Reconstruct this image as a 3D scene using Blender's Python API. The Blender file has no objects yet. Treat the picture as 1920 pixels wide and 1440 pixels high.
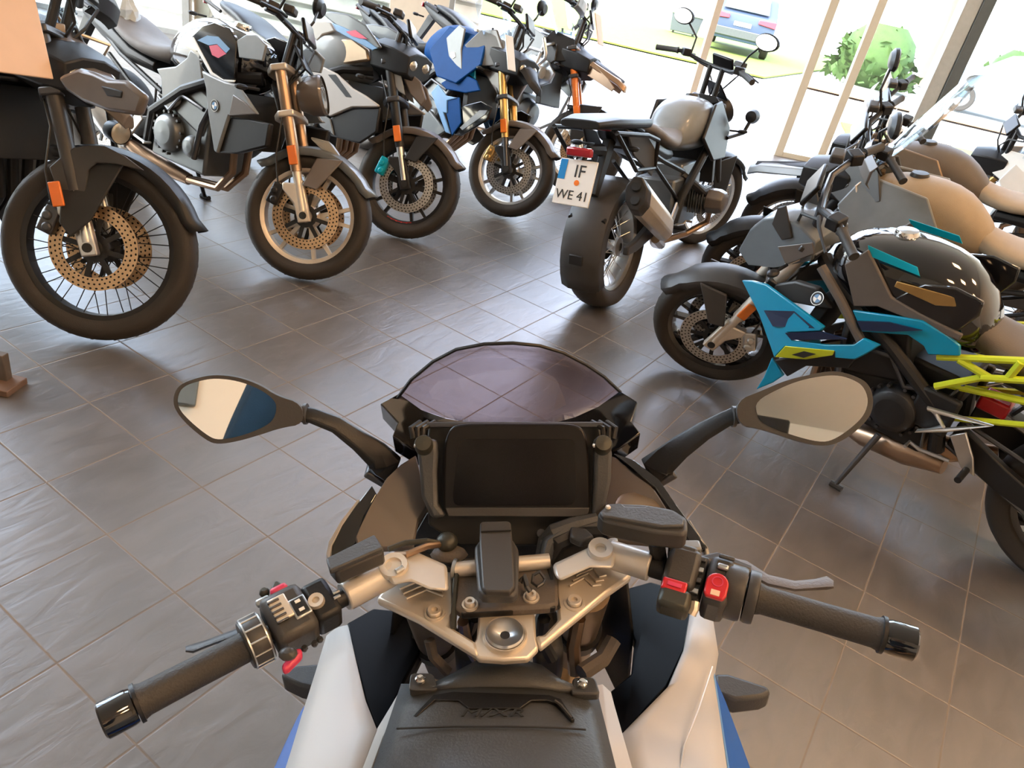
import bpy, bmesh, math, random
from mathutils import Vector, Matrix
random.seed(7)
R = math.radians
SC = bpy.context.scene
COL = SC.collection

# ------------------------------------------------------------------ camera, sky, light, exposure
RT = Vector((0.97520678, 0.11091944, 0.19149053))
UP = Vector((-0.2212956, 0.48880044, 0.84386159))
FW = Vector((0.0, 0.86531555, -0.50122749))
FPX = 1399.45
CAM_H = 1.6
cd = bpy.data.cameras.new('camera'); cam = bpy.data.objects.new('camera', cd); COL.objects.link(cam)
m = Matrix.Identity(4)
for i in range(3):
    m[i][0] = RT[i]; m[i][1] = UP[i]; m[i][2] = -FW[i]
m[0][3], m[1][3], m[2][3] = 0, 0, CAM_H
cam.matrix_world = m
cd.sensor_width = 36; cd.lens = 36 * FPX / 1920; cd.clip_start = 0.02; cd.clip_end = 300
SC.camera = cam

w = bpy.data.worlds.new('world'); SC.world = w; w.use_nodes = True
nt = w.node_tree; bg = nt.nodes['Background']
sky = nt.nodes.new('ShaderNodeTexSky'); sky.sky_type = 'NISHITA'; sky.sun_disc = False
sky.sun_elevation = R(48); sky.sun_rotation = R(250); sky.air_density = 1.0; sky.dust_density = 3.0
mixw = nt.nodes.new('ShaderNodeMixRGB'); mixw.inputs[0].default_value = 0.75
mixw.inputs[2].default_value = (0.90, 0.90, 0.96, 1)
nt.links.new(sky.outputs[0], mixw.inputs[1]); nt.links.new(mixw.outputs[0], bg.inputs[0])
bg.inputs[1].default_value = 3.4

sd = bpy.data.lights.new('sun', 'SUN'); so = bpy.data.objects.new('sun', sd); COL.objects.link(so)
sd.energy = 2.5; sd.angle = R(1.0); sd.color = (1.0, 0.95, 0.88)
so.rotation_euler = Vector((0.12, -0.55, 0.83)).to_track_quat('Z', 'Y').to_euler()   # sun stands high behind the building
def area(name, loc, rot, sx, sy, power, color):
    d = bpy.data.lights.new(name, 'AREA'); d.shape = 'RECTANGLE'; d.size = sx; d.size_y = sy
    d.energy = power; d.color = color
    o = bpy.data.objects.new(name, d); COL.objects.link(o); o.location = loc; o.rotation_euler = rot
    return o
SC.view_settings.view_transform = 'Standard'; SC.view_settings.look = 'None'
SC.view_settings.exposure = 0.8; SC.view_settings.gamma = 1.0; SC.view_settings.use_curve_mapping = False
SC.cycles.use_denoising = True
SC.cycles.max_bounces = 8; SC.cycles.transparent_max_bounces = 12
SC.cycles.caustics_reflective = False; SC.cycles.caustics_refractive = False
SC.cycles.sample_clamp_indirect = 4.0

# ------------------------------------------------------------------ materials
def mat(name, col, rough=0.5, metal=0.0, coat=0.0, var=0.12, scale=18.0, bump=0.0, trans=0.0, ior=1.45, emit=None, estr=0.0, spec=None):
    mt = bpy.data.materials.new(name); mt.use_nodes = True
    n = mt.node_tree; b = n.nodes['Principled BSDF']
    tc = n.nodes.new('ShaderNodeTexCoord'); nz = n.nodes.new('ShaderNodeTexNoise')
    nz.inputs['Scale'].default_value = scale; nz.inputs['Detail'].default_value = 3
    n.links.new(tc.outputs['Object'], nz.inputs['Vector'])
    mx = n.nodes.new('ShaderNodeMixRGB')
    mx.inputs[1].default_value = (*[c * (1 - var) for c in col], 1); mx.inputs[2].default_value = (*[min(1, c * (1 + var)) for c in col], 1)
    n.links.new(nz.outputs['Fac'], mx.inputs[0]); n.links.new(mx.outputs[0], b.inputs['Base Color'])
    b.inputs['Roughness'].default_value = rough; b.inputs['Metallic'].default_value = metal
    b.inputs['Coat Weight'].default_value = coat; b.inputs['Coat Roughness'].default_value = 0.05
    b.inputs['IOR'].default_value = ior
    if spec is not None: b.inputs['Specular IOR Level'].default_value = spec
    if trans: b.inputs['Transmission Weight'].default_value = trans
    if bump:
        bp = n.nodes.new('ShaderNodeBump'); bp.inputs['Strength'].default_value = bump; bp.inputs['Distance'].default_value = 0.002
        n2 = n.nodes.new('ShaderNodeTexNoise'); n2.inputs['Scale'].default_value = scale * 18; n.links.new(tc.outputs['Object'], n2.inputs['Vector'])
        n.links.new(n2.outputs['Fac'], bp.inputs['Height']); n.links.new(bp.outputs['Normal'], b.inputs['Normal'])
    if emit:
        b.inputs['Emission Color'].default_value = (*emit, 1); b.inputs['Emission Strength'].default_value = estr
    return mt
M = {}
M['rubber'] = mat('rubber', (0.034, 0.028, 0.023), 0.6, bump=0.3)
M['matt_black'] = mat('matt_black', (0.011, 0.011, 0.012), 0.45, bump=0.15)
M['satin_grey'] = mat('satin_grey', (0.05, 0.048, 0.047), 0.42, bump=0.1)
M['grip'] = mat('grip', (0.040, 0.038, 0.036), 0.6, bump=0.4)
M['gloss_black'] = mat('gloss_black', (0.006, 0.006, 0.007), 0.08, coat=1.0)
M['dark_metal'] = mat('dark_metal', (0.10, 0.10, 0.105), 0.35, metal=0.8)
M['engine_grey'] = mat('engine_grey', (0.17, 0.18, 0.185), 0.4, metal=0.7, bump=0.2)
M['engine_bronze'] = mat('engine_bronze', (0.30, 0.22, 0.15), 0.38, metal=0.8)
M['silver'] = mat('silver', (0.66, 0.65, 0.63), 0.28, metal=0.9)
M['champagne'] = mat('champagne', (0.74, 0.66, 0.56), 0.38, metal=0.6)
M['alu_white'] = mat('alu_white', (0.58, 0.55, 0.51), 0.35, metal=0.25, coat=0.4)
M['chrome'] = mat('chrome', (0.75, 0.74, 0.72), 0.12, metal=1.0)
M['gold'] = mat('gold', (0.60, 0.38, 0.14), 0.35, metal=0.9)
M['header'] = mat('header', (0.40, 0.27, 0.18), 0.32, metal=0.9)
M['white_paint'] = mat('white_paint', (0.46, 0.435, 0.405), 0.48, coat=0.06, var=0.03)
M['blue_paint'] = mat('blue_paint', (0.008, 0.085, 0.36), 0.4, coat=0.15)
M['blue_deep'] = mat('blue_deep', (0.003, 0.05, 0.19), 0.5, spec=0.12)
M['light_blue'] = mat('light_blue', (0.13, 0.28, 0.50), 0.4, coat=0.1)
M['panel_black'] = mat('panel_black', (0.003, 0.003, 0.0035), 0.42, spec=0.1)
M['display_black'] = mat('display_black', (0.004, 0.0035, 0.0035), 0.18, spec=0.3)
M['cyan_paint'] = mat('cyan_paint', (0.0, 0.27, 0.46), 0.35, coat=0.5, var=0.05)
M['neon'] = mat('neon', (0.62, 0.72, 0.03), 0.4, coat=0.3)
M['navy'] = mat('navy', (0.01, 0.02, 0.06), 0.3, coat=0.4)
M['grey_paint'] = mat('grey_paint', (0.11, 0.125, 0.135), 0.38, coat=0.4)
M['grey_light'] = mat('grey_light', (0.21, 0.225, 0.235), 0.4, coat=0.3)
M['grey_brown'] = mat('grey_brown', (0.13, 0.11, 0.097), 0.36, coat=0.3)
M['seat_sand'] = mat('seat_sand', (0.34, 0.27, 0.19), 0.6, bump=0.3)
M['seat_brown'] = mat('seat_brown', (0.12, 0.10, 0.085), 0.55, bump=0.3)
M['seat_grey'] = mat('seat_grey', (0.19, 0.18, 0.18), 0.6, bump=0.3)
M['cover_grey'] = mat('cover_grey', (0.055, 0.057, 0.06), 0.42, bump=0.25)
M['red'] = mat('red', (0.55, 0.012, 0.02), 0.3, coat=0.5)
M['pink_red'] = mat('pink_red', (0.62, 0.05, 0.12), 0.35)
M['orange'] = mat('orange', (0.85, 0.20, 0.02), 0.3, coat=0.6)
M['cyan'] = mat('cyan', (0.0, 0.36, 0.50), 0.35)
M['plate'] = mat('plate', (0.80, 0.80, 0.78), 0.4, var=0.03)
M['plate_blue'] = mat('plate_blue', (0.0, 0.22, 0.6), 0.4)
M['ink'] = mat('ink', (0.02, 0.02, 0.02), 0.5)
M['card'] = mat('card', (0.82, 0.82, 0.80), 0.5, var=0.04)
M['salmon'] = mat('salmon', (0.78, 0.55, 0.40), 0.5, var=0.04)
M['brown_wood'] = mat('brown_wood', (0.16, 0.10, 0.07), 0.5, bump=0.2)
M['screen'] = mat('screen', (0.008, 0.007, 0.007), 0.28, spec=0.3)
M['tail_red'] = mat('tail_red', (0.35, 0.01, 0.02), 0.15, coat=1.0)
M['lens'] = mat('lens', (0.5, 0.48, 0.42), 0.08, metal=0.6, coat=1.0)
M['frame_olive'] = mat('frame_olive', (0.055, 0.055, 0.045), 0.4, metal=0.4)
M['hub_gold'] = mat('hub_gold', (0.42, 0.30, 0.20), 0.3, metal=0.9)
M['bar_silver'] = mat('bar_silver', (0.5, 0.52, 0.53), 0.3, metal=0.9)

def glass_mat(name, tint, alpha, rough=0.02):
    mt = bpy.data.materials.new(name); mt.use_nodes = True; n = mt.node_tree
    n.nodes.remove(n.nodes['Principled BSDF']); out = n.nodes['Material Output']
    tr = n.nodes.new('ShaderNodeBsdfTransparent'); tr.inputs[0].default_value = (*tint, 1)
    gl = n.nodes.new('ShaderNodeBsdfGlossy'); gl.inputs['Roughness'].default_value = rough
    gl.inputs[0].default_value = (0.9, 0.95, 1, 1)
    fr = n.nodes.new('ShaderNodeLayerWeight'); fr.inputs[0].default_value = 0.5
    pw = n.nodes.new('ShaderNodeMath'); pw.operation = 'POWER'; pw.inputs[1].default_value = 4.0; n.links.new(fr.outputs['Facing'], pw.inputs[0])
    ml = n.nodes.new('ShaderNodeMath'); ml.operation = 'MULTIPLY_ADD'; ml.inputs[1].default_value = alpha; ml.inputs[2].default_value = 0.03
    n.links.new(pw.outputs[0], ml.inputs[0])
    mx = n.nodes.new('ShaderNodeMixShader'); n.links.new(ml.outputs[0], mx.inputs[0])
    n.links.new(tr.outputs[0], mx.inputs[1]); n.links.new(gl.outputs[0], mx.inputs[2]); n.links.new(mx.outputs[0], out.inputs[0])
    return mt
M['glass'] = glass_mat('window_glass', (0.93, 0.97, 0.97), 0.9)
M['smoke'] = glass_mat('smoke_screen', (0.74, 0.67, 0.69), 0.6)
M['clear'] = glass_mat('clear_screen', (0.86, 0.89, 0.90), 1.0)
M['mirror'] = mat('mirror', (0.88, 0.86, 0.82), 0.015, metal=1.0, var=0.0)

def disc_mat(name, col):
    mt = mat(name, col, 0.3, metal=0.85); n = mt.node_tree; b = n.nodes['Principled BSDF']
    uv = n.nodes.new('ShaderNodeUVMap'); sp = n.nodes.new('ShaderNodeSeparateXYZ'); n.links.new(uv.outputs[0], sp.inputs[0])
    def mth(op, a, bb):
        k = n.nodes.new('ShaderNodeMath'); k.operation = op
        for i, v in enumerate((a, bb)):
            if v is None: continue
            if isinstance(v, (int, float)): k.inputs[i].default_value = v
            else: n.links.new(v, k.inputs[i])
        return k.outputs[0]
    v3 = mth('MULTIPLY', sp.outputs[1], 12); u = mth('FRACT', mth('ADD', mth('MULTIPLY', sp.outputs[0], 44), mth('MULTIPLY', mth('FLOOR', v3, None), 0.33)), None); v = mth('FRACT', v3, None)
    du = mth('POWER', mth('SUBTRACT', u, 0.5), 2); dv = mth('POWER', mth('SUBTRACT', v, 0.5), 2)
    dd = mth('LESS_THAN', mth('ADD', du, dv), 0.05)
    src = b.inputs['Base Color'].links[0].from_socket
    mx = n.nodes.new('ShaderNodeMixRGB'); n.links.new(dd, mx.inputs[0]); n.links.new(src, mx.inputs[1]); mx.inputs[2].default_value = (0.02, 0.018, 0.015, 1)
    n.links.new(mx.outputs[0], b.inputs['Base Color'])
    return mt
M['disc'] = disc_mat('disc', (0.55, 0.52, 0.48)); M['disc_gold'] = disc_mat('disc_gold', (0.62, 0.42, 0.25))

# ------------------------------------------------------------------ mesh builder
def lerp(a, b, t): return a + (b - a) * t
class MB:
    def __init__(s): s.v = []; s.f = []; s.uv = {}
    def add(s, vs, fs, uvs=None):
        o = len(s.v); s.v += [Vector(p) for p in vs]
        for i, f in enumerate(fs):
            if uvs: s.uv[len(s.f)] = uvs[i]
            s.f.append([o + k for k in f])
        return s
    def box(s, c, size, rot=None):
        c = Vector(c); hx, hy, hz = [q / 2 for q in size]
        r = rot if rot is not None else Matrix.Identity(3)
        vs = [c + r @ Vector((x * hx, y * hy, z * hz)) for x in (-1, 1) for y in (-1, 1) for z in (-1, 1)]
        return s.add(vs, [(0, 1, 3, 2), (4, 6, 7, 5), (0, 4, 5, 1), (2, 3, 7, 6), (0, 2, 6, 4), (1, 5, 7, 3)])
    def tube(s, pts, r, n=10, closed=False):
        pts = [Vector(p) for p in pts]; N = len(pts)
        rs = r if isinstance(r, (list, tuple)) else [r] * N
        d0 = (pts[1] - pts[0]).normalized(); ref = Vector((0, 0, 1)) if abs(d0.z) < 0.9 else Vector((1, 0, 0))
        u = d0.cross(ref).normalized(); vs = []
        for i, p in enumerate(pts):
            a = pts[(i - 1) % N] if (closed or i > 0) else p; b = pts[(i + 1) % N] if (closed or i < N - 1) else p
            d = (b - a).normalized(); u = (u - d * u.dot(d)).normalized(); w_ = d.cross(u)
            for k in range(n):
                t = 2 * math.pi * k / n; vs.append(p + (u * math.cos(t) + w_ * math.sin(t)) * rs[i])
        fs = []
        for i in range(N if closed else N - 1):
            j = (i + 1) % N
            for k in range(n):
                fs.append((i * n + k, i * n + (k + 1) % n, j * n + (k + 1) % n, j * n + k))
        if not closed: fs += [tuple(range(n)), tuple(range((N - 1) * n, N * n))]
        return s.add(vs, fs)
    def cyl(s, a, b, r, r2=None, n=16): return s.tube([a, b], [r, r if r2 is None else r2], n)
    def lathe(s, prof, c, axis, n=32, closed=False):
        c = Vector(c); ax = Vector(axis).normalized(); ref = Vector((0, 0, 1)) if abs(ax.z) < 0.9 else Vector((1, 0, 0))
        u = ax.cross(ref).normalized(); w_ = ax.cross(u); P = len(prof); vs = []
        for k in range(n):
            t = 2 * math.pi * k / n; e = u * math.cos(t) + w_ * math.sin(t)
            for (r, h) in prof: vs.append(c + e * r + ax * h)
        fs = []; uvs = []
        for k in range(n):
            k2 = (k + 1) % n
            for i in range(P if closed else P - 1):
                j = (i + 1) % P; fs.append((k * P + i, k2 * P + i, k2 * P + j, k * P + j))
                uvs.append([(k / n, i / P), ((k + 1) / n, i / P), ((k + 1) / n, (i + 1) / P), (k / n, (i + 1) / P)])
        return s.add(vs, fs, uvs)
    def prism(s, poly, vec):
        vec = Vector(vec); a = [Vector(p) for p in poly]; N = len(a)
        return s.add(a + [p + vec for p in a], [tuple(range(N)), tuple(range(N, 2 * N))] + [(i, (i + 1) % N, N + (i + 1) % N, N + i) for i in range(N)])
    def loft(s, rings, cap=True):
        n = len(rings[0]); vs = [p for rg in rings for p in rg]; fs = []
        for i in range(len(rings) - 1):
            for k in range(n): fs.append((i * n + k, i * n + (k + 1) % n, (i + 1) * n + (k + 1) % n, (i + 1) * n + k))
        if cap: fs += [tuple(range(n)), tuple(range((len(rings) - 1) * n, len(rings) * n))]
        return s.add(vs, fs)
    def grid(s, rows):
        c = len(rows[0]); vs = [p for rw in rows for p in rw]
        return s.add(vs, [(i * c + k, i * c + k + 1, (i + 1) * c + k + 1, (i + 1) * c + k) for i in range(len(rows) - 1) for k in range(c - 1)])
    def ball(s, c, r, n=12):
        rx, ry, rz = r if isinstance(r, (list, tuple)) else (r, r, r); c = Vector(c); rings = []
        for i in range(1, n // 2):
            t = math.pi * i / (n // 2); rings.append([c + Vector((rx * math.sin(t) * math.cos(2 * math.pi * k / n), ry * math.sin(t) * math.sin(2 * math.pi * k / n), rz * math.cos(t))) for k in range(n)])
        return s.loft(rings)
    def build(s, name, m_, parent=None, X=None, bevel=0.0, ang=35, sub=0, solid=0.0, seg=2):
        me = bpy.data.meshes.new(name); vs = [X @ p for p in s.v] if X is not None else s.v
        me.from_pydata([tuple(p) for p in vs], [], s.f)
        if s.uv:
            ul = me.uv_layers.new(name='UVMap')
            for fi, uvs in s.uv.items():
                po = me.polygons[fi]
                for j, li in enumerate(po.loop_indices): ul.data[li].uv = uvs[j]
        bm = bmesh.new(); bm.from_mesh(me); bmesh.ops.recalc_face_normals(bm, faces=bm.faces); bm.to_mesh(me); bm.free()
        me.shade_smooth(); me.set_sharp_from_angle(angle=R(ang))
        me.materials.append(M[m_] if isinstance(m_, str) else m_)
        o = bpy.data.objects.new(name, me); COL.objects.link(o)
        if parent: o.parent = parent
        if solid:
            q = o.modifiers.new('solid', 'SOLIDIFY'); q.thickness = solid; q.offset = -1
        if sub:
            q = o.modifiers.new('sub', 'SUBSURF'); q.levels = q.render_levels = sub
        if bevel:
            q = o.modifiers.new('bevel', 'BEVEL'); q.width = bevel; q.segments = seg; q.limit_method = 'ANGLE'; q.angle_limit = R(35)
            q.harden_normals = False
        return o
def tag(o, label=None, cat=None, group=None, kind=None):
    if label: o['label'] = label
    if cat: o['category'] = cat
    if group: o['group'] = group
    if kind: o['kind'] = kind
    return o
def empty(name, loc=(0, 0, 0)):
    o = bpy.data.objects.new(name, None); COL.objects.link(o); o.location = loc; o.empty_display_size = 0.1; return o
def ring(x, hw, zt, zb, n=20, e=2.6, yo=0):
    out = []
    for k in range(n):
        t = 2 * math.pi * k / n; c, s_ = math.cos(t), math.sin(t)
        y = hw * math.copysign(abs(c) ** (2 / e), c); z = (zt + zb) / 2 + (zt - zb) / 2 * math.copysign(abs(s_) ** (2 / e), s_)
        out.append(Vector((x, y + yo, z)))
    return out
# ------------------------------------------------------------------ the setting
def floor_mat():
    mt = bpy.data.materials.new('slate_tiles'); mt.use_nodes = True; n = mt.node_tree; b = n.nodes['Principled BSDF']; L = n.links.new
    tc = n.nodes.new('ShaderNodeTexCoord'); mp = n.nodes.new('ShaderNodeMapping'); L(tc.outputs['Object'], mp.inputs['Vector'])
    mp.vector_type = 'POINT'; mp.inputs['Rotation'].default_value = (0, 0, -R(61.995)); mp.inputs['Location'].default_value = (-0.518, 0.532, 0)
    sc = n.nodes.new('ShaderNodeVectorMath'); sc.operation = 'SCALE'; sc.inputs['Scale'].default_value = 1 / 0.3; L(mp.outputs[0], sc.inputs[0])
    fl = n.nodes.new('ShaderNodeVectorMath'); fl.operation = 'FLOOR'; L(sc.outputs[0], fl.inputs[0])
    fr = n.nodes.new('ShaderNodeVectorMath'); fr.operation = 'SUBTRACT'; L(sc.outputs[0], fr.inputs[0]); L(fl.outputs[0], fr.inputs[1])
    sp = n.nodes.new('ShaderNodeSeparateXYZ'); L(fr.outputs[0], sp.inputs[0])
    def mth(op, a, bb=None, c=None):
        k = n.nodes.new('ShaderNodeMath'); k.operation = op
        for i, v in enumerate((a, bb, c)):
            if v is None: continue
            if isinstance(v, (int, float)): k.inputs[i].default_value = v
            else: L(v, k.inputs[i])
        return k.outputs[0]
    def edge(o): return mth('MINIMUM', o, mth('SUBTRACT', 1.0, o))
    e = mth('MINIMUM', edge(sp.outputs[0]), edge(sp.outputs[1]))
    g = n.nodes.new('ShaderNodeMapRange'); g.inputs[1].default_value = 0.004; g.inputs[2].default_value = 0.013; L(e, g.inputs[0])
    wn = n.nodes.new('ShaderNodeTexWhiteNoise'); wn.noise_dimensions = '2D'; L(fl.outputs[0], wn.inputs['Vector'])
    # slate cleft: stretched noise, moved per tile
    ad = n.nodes.new('ShaderNodeVectorMath'); ad.operation = 'MULTIPLY_ADD'; L(wn.outputs['Color'], ad.inputs[0]); ad.inputs[1].default_value = (9, 9, 0); L(sc.outputs[0], ad.inputs[2])
    m2 = n.nodes.new('ShaderNodeMapping'); m2.inputs['Scale'].default_value = (1.6, 5.0, 1); m2.inputs['Rotation'].default_value = (0, 0, 0.6); L(ad.outputs[0], m2.inputs['Vector'])
    nz = n.nodes.new('ShaderNodeTexNoise'); nz.inputs['Scale'].default_value = 1.2; nz.inputs['Detail'].default_value = 7; nz.inputs['Distortion'].default_value = 0.8; L(m2.outputs[0], nz.inputs['Vector'])
    nb = n.nodes.new('ShaderNodeTexNoise'); nb.inputs['Scale'].default_value = 1.1; nb.inputs['Detail'].default_value = 2; L(sc.outputs[0], nb.inputs['Vector'])
    cr = n.nodes.new('ShaderNodeValToRGB'); cr.color_ramp.elements[0].position = 0.3; cr.color_ramp.elements[1].position = 0.72
    cr.color_ramp.elements[0].color = (0.078, 0.065, 0.058, 1); cr.color_ramp.elements[1].color = (0.118, 0.100, 0.090, 1)
    L(mth('ADD', mth('MULTIPLY', nz.outputs['Fac'], 0.75), mth('MULTIPLY', wn.outputs['Value'], 0.25)), cr.inputs[0])
    mx = n.nodes.new('ShaderNodeMixRGB'); L(g.outputs[0], mx.inputs[0]); mx.inputs[1].default_value = (0.22, 0.18, 0.145, 1); L(cr.outputs[0], mx.inputs[2])
    L(mx.outputs[0], b.inputs['Base Color'])
    L(mth('ADD', 0.30, mth('MULTIPLY', nz.outputs['Fac'], 0.16)), b.inputs['Roughness'])
    b.inputs['IOR'].default_value = 1.85; L(mth('MULTIPLY', g.outputs[0], 0.85), b.inputs['Specular IOR Level'])
    bp = n.nodes.new('ShaderNodeBump'); bp.inputs['Strength'].default_value = 0.35; bp.inputs['Distance'].default_value = 0.006
    L(mth('ADD', mth('MULTIPLY', g.outputs[0], 0.25), nz.outputs['Fac']), bp.inputs['Height']); L(bp.outputs[0], b.inputs['Normal'])
    return mt
def struct(name, mb, m_, bevel=0, parent=None):
    o = mb.build(name, m_, parent, bevel=bevel)
    if not parent: o['kind'] = 'structure'
    return o
M['floor'] = floor_mat()
M['wall_cream'] = mat('wall_cream', (0.72, 0.64, 0.53), 0.7, var=0.03, scale=2)
M['ceiling_white'] = mat('ceiling_white', (0.74, 0.68, 0.60), 0.8, var=0.02)
M['beige'] = mat('beige', (0.66, 0.57, 0.46), 0.7, var=0.05)
M['door_frame'] = mat('door_frame', (0.66, 0.61, 0.50), 0.5, var=0.03)
M['frame_alu'] = mat('frame_alu', (0.42, 0.42, 0.40), 0.35, metal=0.5)
M['frame_dark'] = mat('frame_dark', (0.10, 0.11, 0.11), 0.4, metal=0.3)
M['slat'] = mat('slat', (0.40, 0.42, 0.42), 0.7, var=0.25, scale=4)
M['slat_light'] = mat('slat_light', (0.80, 0.80, 0.74), 0.8, var=0.3, scale=5)
M['concrete'] = mat('concrete', (0.62, 0.59, 0.56), 0.85, var=0.06, scale=1.5)
M['grass'] = mat('grass', (0.13, 0.20, 0.025), 0.9, var=0.5, scale=6)
M['gravel'] = mat('gravel', (0.36, 0.18, 0.10), 0.9, var=0.2, scale=8)
M['leaf'] = mat('leaf', (0.05, 0.10, 0.02), 0.8, var=0.5, scale=5)
M['car_blue'] = mat('car_blue', (0.045, 0.07, 0.12), 0.45, metal=0.1, coat=0.3, var=0.02)
M['car_silver'] = mat('car_silver', (0.13, 0.19, 0.23), 0.45, metal=0.1, coat=0.3, var=0.02)
M['car_glass'] = mat('car_glass', (0.05, 0.07, 0.08), 0.08, coat=1.0)
M['denim'] = mat('denim', (0.012, 0.035, 0.06), 0.85, bump=0.4)
M['skin'] = mat('skin', (0.55, 0.33, 0.24), 0.5, var=0.05)
M['hair'] = mat('hair', (0.06, 0.04, 0.03), 0.6)
M['bag'] = mat('bag', (0.62, 0.70, 0.78), 0.35, var=0.35, scale=14)

HT = 5.6; GH = 5.1     # ceiling height, top of the glazing
def fy(x): return 9.3 + 0.135 * x
FAC = Matrix.Rotation(math.atan(0.135), 3, 'Z')
fl_o = struct('floor', MB().box((0.5, 2.7, -0.06), (13.6, 14.4, 0.12)), 'floor')
# trim the floor to the facade line
fl_o.data.vertices.foreach_get  # (mesh kept as plain box; corners moved to the facade below)
for v in fl_o.data.vertices:
    if v.co.y > 5: v.co.y = fy(v.co.x) + 0.05
    else: v.co.y = -4.1
def fbox(mb, x0, x1, z0, z1, d=0.1, off=0.0):
    xc = (x0 + x1) / 2; return mb.box((xc, fy(xc) + off, (z0 + z1) / 2), (x1 - x0, d, z1 - z0), FAC)
struct('ceiling', MB().prism([(-6.4, -4.2, HT), (7.35, -4.2, HT), (7.35, fy(7.35) + .3, HT), (-6.4, fy(-6.4) + .3, HT)], (0, 0, 0.15)), 'ceiling_white')
struct('wall_back', MB().box((0.45, -4.15, HT / 2), (13.7, 0.1, HT)), 'wall_cream')
struct('wall_right', MB().prism([(7.25, -4.1, 0), (7.35, -4.1, 0), (7.35, fy(7.35), 0), (7.25, fy(7.25), 0)], (0, 0, HT)), 'wall_cream')
struct('baseboard_back', MB().box((0.45, -4.09, 0.05), (13.6, 0.02, 0.1)), 'frame_dark')
# left side is glazed: piers with large panes between them
wl = MB()
for y0, y1 in ((-4.1, 2.5), (8.0, 8.5)): wl.box((-6.35, (y0 + y1) / 2, HT / 2), (0.1, y1 - y0, HT))  # first pier, unseen, made long and solid to cut daylight on the floor
wl.box((-6.35, 5.25, (HT + GH) / 2), (0.1, 5.5, HT - GH)); wl.box((-6.35, 5.25, 0.06), (0.1, 5.5, 0.12))
struct('wall_left', wl, 'wall_cream')
for i in range(2):
    y0 = 2.5 + i * 2.75; wm = MB()
    for yy in (y0 + 0.03, y0 + 2.72): wm.box((-6.35, yy, GH / 2 + .06), (0.08, 0.05, GH - .12))
    for zz in (0.15, GH - .03): wm.box((-6.35, y0 + 1.375, zz), (0.08, 2.65, 0.05))
    o = struct('window_%d' % (i + 1), wm, 'frame_alu'); MB().box((-6.35, y0 + 1.375, GH / 2 + .06), (0.008, 2.66, GH - .2)).build('pane', 'glass', o)
# facade: slatted stone wall behind glass on the left, open doorway in the middle, glass panels and column on the right
hd = MB(); fbox(hd, -6.3, 7.25, GH, HT, 0.2); struct('wall_front', hd, 'wall_cream')
px = [(-6.25, -4.43), (-4.30, -2.25)]
for i, (a, b) in enumerate(px):
    wm = MB(); fbox(wm, a, b, 0.0, 0.05, 0.07); fbox(wm, a, b, GH - .05, GH, 0.07)
    o = struct('window_%d' % (i + 3), wm, 'frame_alu'); g = MB(); fbox(g, a, b, 0.05, GH - .05, 0.01); g.build('pane', 'glass', o)
t = MB(); fbox(t, -4.43, -4.35, 0, GH, 0.1); struct('trim_1', t, 'frame_alu', 0.004)
t = MB(); fbox(t, -4.35, -4.18, 0, GH, 0.14, 0.12); struct('trim_2', t, 'beige', 0.004)
t = MB(); fbox(t, -2.25, -1.60, 0, GH, 0.30, 0.1); struct('trim_3', t, 'beige', 0.01)
t = MB(); fbox(t, -1.60, -1.54, 0, GH, 0.12); struct('trim_4', t, 'frame_alu', 0.004)
t = MB(); fbox(t, 1.30, 1.38, 0, GH, 0.08, 0.25); struct('trim_5', t, 'beige', 0.006)
o_door = MB(); fbox(o_door, 2.50, 2.60, 0, GH - .02, 0.05); fbox(o_door, 3.02, 3.12, 0.0, GH - .02, 0.06)
for z0, z1 in ((0.0, 0.06), (GH - .1, GH - .02)): fbox(o_door, 2.6, 3.02, z0, z1, 0.045)
o = struct('door_1', o_door, 'door_frame', 0.004); g = MB(); fbox(g, 2.6, 3.02, 0.06, GH - .1, 0.01); g.build('pane', 'glass', o)
wm = MB(); fbox(wm, 3.13, 3.95, 0, 0.05, 0.06); fbox(wm, 3.13, 3.95, GH - .05, GH, 0.06)
o = struct('window_5', wm, 'frame_alu'); g = MB(); fbox(g, 3.13, 3.95, 0.05, GH - .05, 0.01); g.build('pane', 'glass', o)
t = MB(); fbox(t, 3.95, 4.13, 0, GH, 0.16); o = struct('trim_6', t, 'frame_alu', 0.006); t = MB(); fbox(t, 4.13, 4.27, 0, GH, 0.2); t.build('side_face', 'frame_dark', o, bevel=0.006)
wm = MB(); fbox(wm, 4.27, 7.2, 0, 0.05, 0.06); fbox(wm, 4.27, 7.2, GH - .05, GH, 0.06)
o = struct('window_6', wm, 'frame_alu'); g = MB(); fbox(g, 4.27, 7.2, 0.05, GH - .05, 0.01); g.build('pane', 'glass', o)

# outside
struct('yard', MB().prism([(-40, fy(-40), -0.03), (50, fy(50), -0.03), (60, 70, -0.03), (-60, 70, -0.03)], (0, 0, -0.1)), 'concrete')
sl = MB()
for k in range(11):
    z = 0.16 + k * 0.2; sl.box((-3.95, 9.65, z), (5.2, 0.06, 0.15), Matrix.Rotation(R(5), 3, 'Z') @ Matrix.Rotation(R(-16), 3, 'X'))
sl.box((-3.95, 9.72, 1.15), (5.2, 0.04, 2.3), Matrix.Rotation(R(5), 3, 'Z'))
tag(sl.build('slatted_fence', 'slat_light', bevel=0.004), 'pale fence of overlapping horizontal slats outside the left windows', 'fence')
def quadz(pts, z, th=0.03): return MB().prism([(x, y, z) for x, y in pts], (0, 0, -th))
tag(quadz([(-3, 19.6), (1.5, 19.3), (4.2, 19.4), (7.6, 27.0), (12, 36), (-12, 36), (-12, 20)], 0.03).build('grass_verge', 'grass'), 'strip of sunlit grass beyond the concrete yard', 'grass', kind='stuff')
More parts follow.
